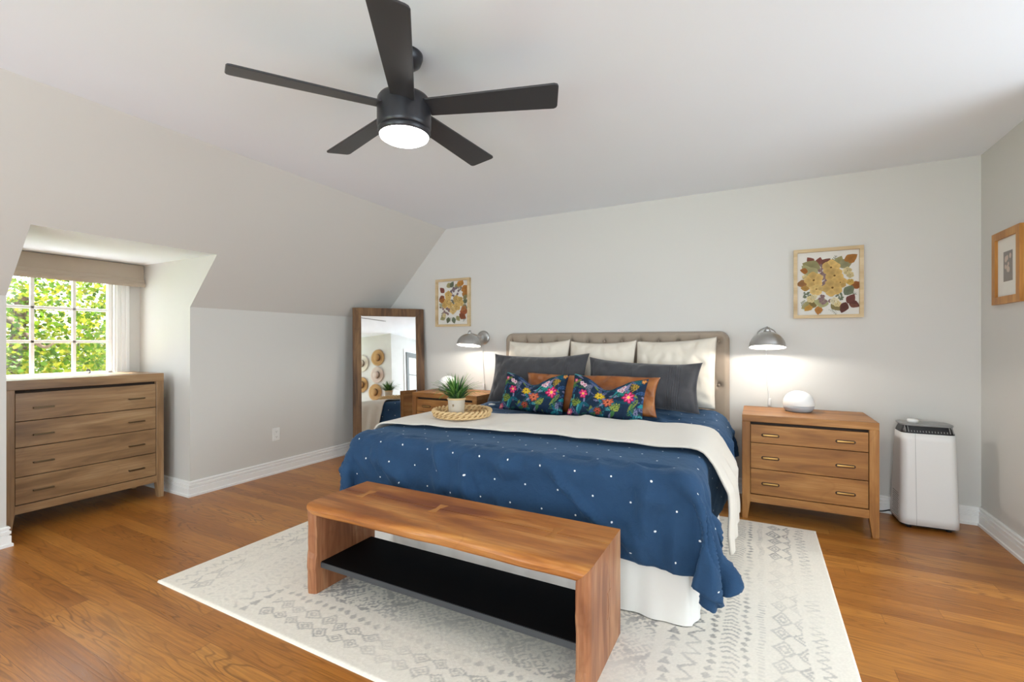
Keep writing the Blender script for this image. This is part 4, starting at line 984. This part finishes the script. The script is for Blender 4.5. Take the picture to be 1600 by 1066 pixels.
# picture on the right wall, seen edge-on
t = thing('framed_picture', 'amber wood picture frame with a wide cream mat on the right wall', 'framed art', (XR, 3.735, 1.425), -PI/2)
W, HT, fw = 0.346, 0.430, 0.044
for q in ([(-W/2, 0), (-W/2+fw, fw), (-W/2+fw, HT-fw), (-W/2, HT)], [(W/2, 0), (W/2, HT), (W/2-fw, HT-fw), (W/2-fw, fw)], [(-W/2, 0), (W/2, 0), (W/2-fw, fw), (-W/2+fw, fw)], [(-W/2, HT), (-W/2+fw, HT-fw), (W/2-fw, HT-fw), (W/2, HT)]):
    b = bmesh.new(); prism(b, q, 1, -0.022, 0); obj('frame_side', b, 'amber_frame_wood', t)
obj('mat', B(-W/2+fw-0.002, W/2-fw+0.002, -0.008, -0.004, fw-0.002, HT-fw+0.002), 'paper', t)
b = B(-0.055, 0.055, -0.0090, -0.0082, 0.13, 0.305); pic = obj('print', b, 'photo_grey', t)
def print_detail():
    b = bmesh.new(); rng = random.Random(2)
    for k in range(9):
        cx, cz, r = rng.uniform(-0.03, 0.03), rng.uniform(0.16, 0.28), rng.uniform(0.010, 0.022)
        b.faces.new([b.verts.new((cx+r*0.8*math.cos(a), -0.0092-k*0.00004, cz+r*math.sin(a))) for a in [2*PI*j/10 for j in range(10)]])
    return b
obj('print_shapes', print_detail(), 'straw_pink', pic)

# ------------------------------------------------------------------ outlet
t = thing('wall_outlet', 'white wall outlet low on the left wall near the mirror', 'outlet', (XK, 2.753, 0.357), PI/2)
obj('cover_plate', B(-0.036, 0.036, -0.006, 0, -0.058, 0.058, 0.003), 'white_plastic', t)
b = bmesh.new()
for z in (-0.024, 0.024):
    f = B(-0.017, 0.017, -0.0075, -0.005, z-0.014, z+0.014, 0.003); s_ = obj('socket', f, 'white_plastic', t)
    b = bmesh.new()
    for x in (-0.006, 0.006): box(b, x-0.001, x+0.001, -0.0080, -0.0072, z-0.002, z+0.007)
    box(b, -0.002, 0.002, -0.0080, -0.0072, z-0.009, z-0.005); obj('slots', b, 'dark_plastic', s_)

# ------------------------------------------------------------------ woven tray with a potted plant
TX, TY = -1.785, 2.65
tz = 0
def surf_z(x, y, r):
    a = throw_co.reshape(-1, 3); m = np.hypot(a[:, 0]-x, a[:, 1]-y) < r; return float(a[m, 2].max())+0.012
tz = surf_z(TX, TY, 0.17)
def tray():
    t = thing('woven_tray', 'round woven jute tray on the cream throw holding the potted plant', 'tray', (TX, TY, tz))
    b = bmesh.new(); lathe(b, [(0, 0.010), (0.185, 0.010), (0.19, 0.005), (0.185, 0.0), (0, 0.0)], 48); obj('base', b, 'jute', t, True)
    for k in range(2):                                       # two chunky plaited courses
        b = bmesh.new(); n = 60
        r0, z0 = 0.182+0.008*k, 0.016+0.021*k
        for s in (0, 1):
            pts = []
            for i in range(n*5+1):
                a = 2*PI*i/(n*5); ph = 15*a+PI*s+k*1.6
                pts.append(((r0+0.009*math.cos(ph))*math.cos(a), (r0+0.009*math.cos(ph))*math.sin(a), z0+0.0095*math.sin(ph)))
            tube(b, pts, 0.0085, 6, False)
        obj('plaited_course', b, 'jute', t, True)
tray()
def plant():
    t = thing('potted_plant', 'small grassy green plant in a cream pot on the woven tray', 'plant', (TX+0.012, TY-0.085, tz+0.0105), R(18))
    r = 0.055
    obj('pot', lathe(bmesh.new(), [(0, 0), (0.046, 0), (0.050, 0.003), (0.057, 0.112), (0.060, 0.114), (0.060, 0.122), (0.056, 0.124), (0.052, 0.112), (0, 0.104)], 40), 'ceramic', t, True)
    b = bmesh.new(); lathe(b, [(0.0605, 0.112), (0.0622, 0.115), (0.0622, 0.121), (0.0605, 0.124)], 40); obj('pot_rim', b, 'jute', t, True)
    b = bmesh.new()
    for q in range(8):
        a = -PI/2+0.25; b2 = [(0.004*math.cos(q*PI/4), 0.006*math.sin(q*PI/4))]
    bm = bmesh.new()
    pts = [(math.cos(k*PI/6)*0.0065, math.sin(k*PI/6)*0.0085) for k in range(12)]
    c0 = -PI/2-0.1
    for rr in (0.0562,):
        vv = [bm.verts.new(((rr+0.0008)*math.cos(c0+p/rr), (rr+0.0008)*math.sin(c0+p/rr), 0.078+q)) for p, q in pts]; bm.faces.new(vv)
    obj('pot_motif', bm, 'bronze', t)
    obj('soil', lathe(bmesh.new(), [(0, 0.108), (0.054, 0.108), (0.054, 0.100), (0, 0.100)], 24), 'soil', t)
    rng = random.Random(11); vs, fs, cs = [], [], []
    for k in range(150):
        a = rng.uniform(0, 2*PI); out = rng.random()**0.7; L = rng.uniform(0.12, 0.205); lean = 0.12+1.4*out*rng.uniform(0.75, 1.1)
        x0, y0 = 0.032*out*math.cos(a), 0.032*out*math.sin(a); w = rng.uniform(0.0035, 0.0062)
        h = [hexrgb(c) for c in ('3d6630', '4d7a38', '2f5530', '6b9444', '5c8440')][rng.randint(0, 4)]; i0 = len(vs); N = 7
        px, py, pz, th = x0, y0, 0.106, 0.12+lean*0.35; tw = rng.uniform(-0.6, 0.6)
        for j in range(N+1):
            f = j/N; ww = w*(1-f**2.2)*(0.6+0.6*min(1, f*3))+0.0003; sx, sy = -math.sin(a+tw), math.cos(a+tw)
            for s in (-1, 0, 1): vs.append((px+s*ww*sx, py+s*ww*sy, pz-(0.0012 if s == 0 else 0))); cs.append(h*(0.75+0.45*f))
            th += lean*0.9/N*(0.6+f); px += L/N*math.sin(th)*math.cos(a); py += L/N*math.sin(th)*math.sin(a); pz += L/N*math.cos(th)
        for j in range(N):
            for s in (0, 1): q = i0+j*3+s; fs.append((q, q+1, q+4, q+3))
    me = bpy.data.meshes.new('leaves'); me.from_pydata(vs, [], fs); vcol(me, np.clip(np.array(cs), 0, 1)); me.materials.append(M['leaf_blades'])
    me.polygons.foreach_set('use_smooth', [True]*len(fs)); o = bpy.data.objects.new('leaves', me); col.objects.link(o); o.parent = t
plant()

# ------------------------------------------------------------------ ceiling fan
def fan():
    t = thing('ceiling_fan', 'black five-blade ceiling fan with a lit round lamp underneath', 'ceiling fan', (-1.333, 1.540, 0))
    obj('canopy', lathe(bmesh.new(), [(0, H), (0.078, H), (0.078, H-0.012), (0.070, H-0.035), (0.045, H-0.055), (0.022, H-0.062), (0, H-0.062)], 40), 'black_metal', t, True)
    obj('downrod', lathe(bmesh.new(), [(0, H-0.05), (0.013, H-0.05), (0.013, 2.24), (0, 2.24)], 20), 'black_metal', t, True)
    obj('motor_housing', lathe(bmesh.new(), [(0, 2.262), (0.022, 2.262), (0.026, 2.25), (0.085, 2.245), (0.104, 2.238), (0.112, 2.225), (0.113, 2.20), (0.113, 2.118), (0.110, 2.106), (0.104, 2.100), (0, 2.100)], 64), 'black_metal', t, True)
    k = obj('light_kit', lathe(bmesh.new(), [(0, 2.101), (0.110, 2.101), (0.111, 2.094), (0.107, 2.080), (0.104, 2.078), (0, 2.09)], 64), 'black_metal', t, True)
    obj('diffuser', lathe(bmesh.new(), [(0.104, 2.088), (0.105, 2.082), (0.100, 2.071), (0.085, 2.062), (0.05, 2.056), (0, 2.054)], 64), 'fan_diffuser', k, True)
    for q in range(5):
        a = R(18.5+72*q); rot = Matrix.Rotation(a, 4, 'Z') @ Matrix.Rotation(R(-13), 4, 'X')
        b = bmesh.new(); r0, r1, th = 0.105, 0.660, 0.004
        w = lambda r: 0.050+0.018*(r-r0)/(r1-r0)
        pts = [(r0, -w(r0)), (r1-0.016, -w(r1)), (r1-0.004, -w(r1)+0.005), (r1, -w(r1)+0.016), (r1-0.012, w(r1)-0.016), (r1-0.017, w(r1)-0.005), (r1-0.028, w(r1)), (r0, w(r0))]
        prism(b, pts, 2, -th, th); bmesh.ops.bevel(b, geom=b.edges[:], offset=0.002, segments=1, affect='EDGES')
        bmesh.ops.transform(b, matrix=Matrix.Translation((0, 0, 2.195)) @ rot, verts=b.verts); bl = obj('blade', b, 'black_blade', t)
        b = bmesh.new(); prism(b, [(0.07, -0.028), (0.125, -0.036), (0.16, -0.03), (0.16, 0.03), (0.125, 0.036), (0.07, 0.028)], 2, -0.011, -0.0045)
        bmesh.ops.transform(b, matrix=Matrix.Translation((0, 0, 2.205)) @ rot, verts=b.verts); obj('blade_bracket', b, 'black_metal', bl)
fan()

# ------------------------------------------------------------------ roman blind
t = thing('roman_blind', 'folded taupe linen roman blind at the top of the dormer window', 'blind', (XW+0.024, 1.515, 0), PI/2)
Wb = 0.50; by = 0.0
obj('headrail', B(-Wb, Wb, -0.042, 0.0, 1.815, ZD-0.003, 0.003), 'blind_linen', t)
for k, (z0, z1, y0, y1) in enumerate(((1.690, 1.842, -0.056, -0.044), (1.676, 1.73, -0.070, -0.058), (1.658, 1.70, -0.083, -0.0715))):
    b = bmesh.new(); pts = []
    n = 10
    front = [(y0-0.010*math.sin(PI*i/n)*0.8, z0+(z1-z0)*i/n) for i in range(n+1)]
    back = [(y1-0.010*math.sin(PI*i/n)*0.8, z0+0.002+(z1-z0)*i/n) for i in range(n, -1, -1)]
    prism(b, front+back, 0, -Wb, Wb); obj('fold', b, 'blind_linen', t)

# ------------------------------------------------------------------ what the mirror shows: hats and a glazed door in the hall recess
def hat(label, y, z, r, c, tilt=0):
    t = thing('straw_hat', label, 'hat', (XR, y, z), group='straw hats hung on the right wall'); 
    prof = [(0, 0.095), (0.045, 0.094), (0.066, 0.086), (0.076, 0.06), (0.082, 0.022)]; rp = [(0.082, 0.022), (0.10, 0.014), (r*0.8, 0.012), (r, 0.02), (r, 0.017), (r*0.8, 0.008), (0.06, 0.008)]
    rot = Matrix.Rotation(-PI/2, 3, 'Y')
    for nm, p, m in (('brim', rp, c), ('crown', prof, c), ('band', [(0.0775, 0.056), (0.0845, 0.02), (0.081, 0.02), (0.075, 0.056)], 'hat_band')):
        b = bmesh.new(); lathe(b, p, 40); bmesh.ops.scale(b, vec=(1.0, 0.95, 1), verts=b.verts); bmesh.ops.rotate(b, matrix=rot, verts=b.verts); obj(nm, b, m, t, True)
hat('wide tan straw hat, the upper of the two whole hats seen in the mirror', 0.118, 1.895, 0.19, 'straw_tan')
hat('pale pinkish straw hat directly below the wide tan one in the mirror', 0.093, 1.495, 0.19, 'straw_pink')
hat('tan straw hat low on the wall, just behind the plant in the mirror', 0.033, 1.10, 0.19, 'straw_tan')
hat('cream straw hat cut by the left edge of the mirror, the upper one', -0.33, 1.80, 0.20, 'straw_cream')
hat('dark tan straw hat cut by the left edge of the mirror, the lower one', -0.34, 1.30, 0.18, 'straw_tan')
door = bpy.data.objects.new('door_1', None); col.objects.link(door); door['kind'] = 'structure'; door.location = (1.86, YH, 0)
b = bmesh.new(); dw = 0.70
for a in ((0, 0.10, 0, 2.05), (dw-0.10, dw, 0, 2.05), (0.1, dw-0.1, 0, 0.22), (0.1, dw-0.1, 1.93, 2.05)): box(b, a[0], a[1], 0.004, 0.044, a[2], a[3], 0.003)
obj('door_frame', b, 'door_dark', door)
b = bmesh.new()
for z in (0.65, 1.08, 1.51): box(b, 0.1, dw-0.1, 0.012, 0.036, z-0.012, z+0.012)
obj('glazing_bars', b, 'door_dark', door)
obj('pane', B(0.1, dw-0.1, 0.022, 0.026, 0.22, 1.93), 'paper', door)
b = bmesh.new()
for x in (-0.07, dw): box(b, x, x+0.07, 0.0, 0.02, 0, 2.05)
box(b, -0.07, dw+0.07, 0, 0.02, 2.05, 2.12); struct('trim_1', b, 'trim_paint').location = (1.86, YH, 0)

# ------------------------------------------------------------------ outdoors beyond the dormer window
struct('roof_bounce', prism(bmesh.new(), [(-4.76, 0.84), (-4.76, 0.74), (-7.0, -0.55), (-7.0, -0.45)], 1, -6, 9), 'bounce_shingle')  # unseen pale roof slope, added to bounce sunlight up into the dormer
struct('ground', B(-40, -5.2, -20, 24, -3.3, -3.2), 'grass')
def tree(x, y, label, seed, crown, nleaf, hue, boxes):
    t = thing('maple_tree', label, 'tree', (x, y, -3.2), group='trees outside the dormer window'); rng = np.random.RandomState(seed)
    b = bmesh.new(); tube(b, spline([(0, 0, 0), (0.05, 0.1, 1.6), (-0.05, 0.0, 3.2), (0.05, 0.1, 5.0)], 6), [0.17]*7+[0.12]*6+[0.07]*6, 10); obj('trunk', b, 'bark', t, True)
    for k in range(9):
        z0 = 2.6+k*0.28; a = rng.uniform(0, 6.28); L = rng.uniform(1.3, 2.2)
        b = bmesh.new(); p = [(0, 0.05, z0), (0.4*L*math.cos(a), 0.4*L*math.sin(a), z0+0.12), (0.8*L*math.cos(a+0.2), 0.8*L*math.sin(a+0.2), z0+0.22*rng.uniform(-1, 1.5)), (L*math.cos(a+0.25), L*math.sin(a+0.25), z0+0.3*rng.uniform(-1, 1.5))]
        sp = spline(p, 6); tube(b, sp, list(np.linspace(0.045, 0.008, len(sp))), 7); obj('branch', b, 'bark', t, True)
    # leaves in clumps; small five-pointed blades
    nc = 90; cen = rng.normal(size=(nc, 3))*np.array(crown[3:])*0.55+np.array(crown[:3])
    pts = cen[rng.randint(nc, size=nleaf)]+rng.normal(size=(nleaf, 3))*0.22
    star = np.array([(0, -0.5), (0.28, -0.25), (0.55, -0.05), (0.25, 0.05), (0.32, 0.42), (0.08, 0.25), (0, 0.62), (-0.08, 0.25), (-0.32, 0.42), (-0.25, 0.05), (-0.55, -0.05), (-0.28, -0.25)])
    m = len(star); n = rng.normal(size=(nleaf, 3)); n[:, 2] = np.abs(n[:, 2])*0.9+0.2; n /= np.linalg.norm(n, axis=1)[:, None]
    a1 = np.cross(n, rng.normal(size=(nleaf, 3))); a1 /= np.linalg.norm(a1, axis=1)[:, None]; a2 = np.cross(n, a1)
    sz = rng.uniform(0.04, 0.085, size=nleaf)[:, None, None]
    V = pts[:, None, :]+sz*(star[None, :, 0:1]*a1[:, None, :]+star[None, :, 1:2]*a2[:, None, :])
    me = bpy.data.meshes.new('foliage'); me.vertices.add(nleaf*m); me.vertices.foreach_set('co', V.reshape(-1).astype(np.float32))
    me.loops.add(nleaf*m); me.loops.foreach_set('vertex_index', np.arange(nleaf*m, dtype=np.int32)); me.polygons.add(nleaf); me.polygons.foreach_set('loop_start', np.arange(0, nleaf*m, m, dtype=np.int32)); me.update(calc_edges=True)
    pal = np.array([hexrgb(c) for c in hue]); cc = pal[rng.randint(len(pal), size=nleaf)]*rng.uniform(0.85, 1.1, size=(nleaf, 1))
    vcol(me, np.clip(np.repeat(cc, m, axis=0), 0, 1)); me.materials.append(M['tree_leaves'])
    o = bpy.data.objects.new('foliage', me); col.objects.link(o); o.parent = t
tree(-8.6, 2.3, 'bright yellow-green leafy tree close outside the dormer window', 5, (0.1, 0.3, 4.45, 1.1, 1.9, 0.95), 10000, ['5e7214', '4a6412', '747d1c', '3c5811', '8a8422'], None)
tree(-12.5, 5.6, 'yellower tree farther off, seen through the lower window panes', 9, (0, 0, 3.6, 1.7, 2.2, 1.5), 8000, ['70721f', '606e1f', '7b772f', '52651b', '806d34'], None)
tree(-17.0, 3.2, 'tall pale green tree standing behind the other two outside the window', 14, (0, 0.5, 5.6, 2.2, 5.0, 1.7), 9000, ['687a35', '747f3c', '5a6e2c', '7c844a'], None)
t = thing('neighbour_house', 'pale mauve-grey house glimpsed between the trees through the window', 'house', (-24, 9.0, -3.2))
obj('wall', B(-3, 3, -6, 6, 0, 4.6), 'house_siding', t)
obj('roof', prism(bmesh.new(), [(-3.5, 4.5), (3.5, 4.5), (0, 6.6)], 1, -6.4, 6.4), 'photo_grey', t)
for y in (-4, -1.3, 1.3, 4): obj('window', B(3.0, 3.04, y-0.5, y+0.5, 2.6, 3.9), 'dark_plastic', t)
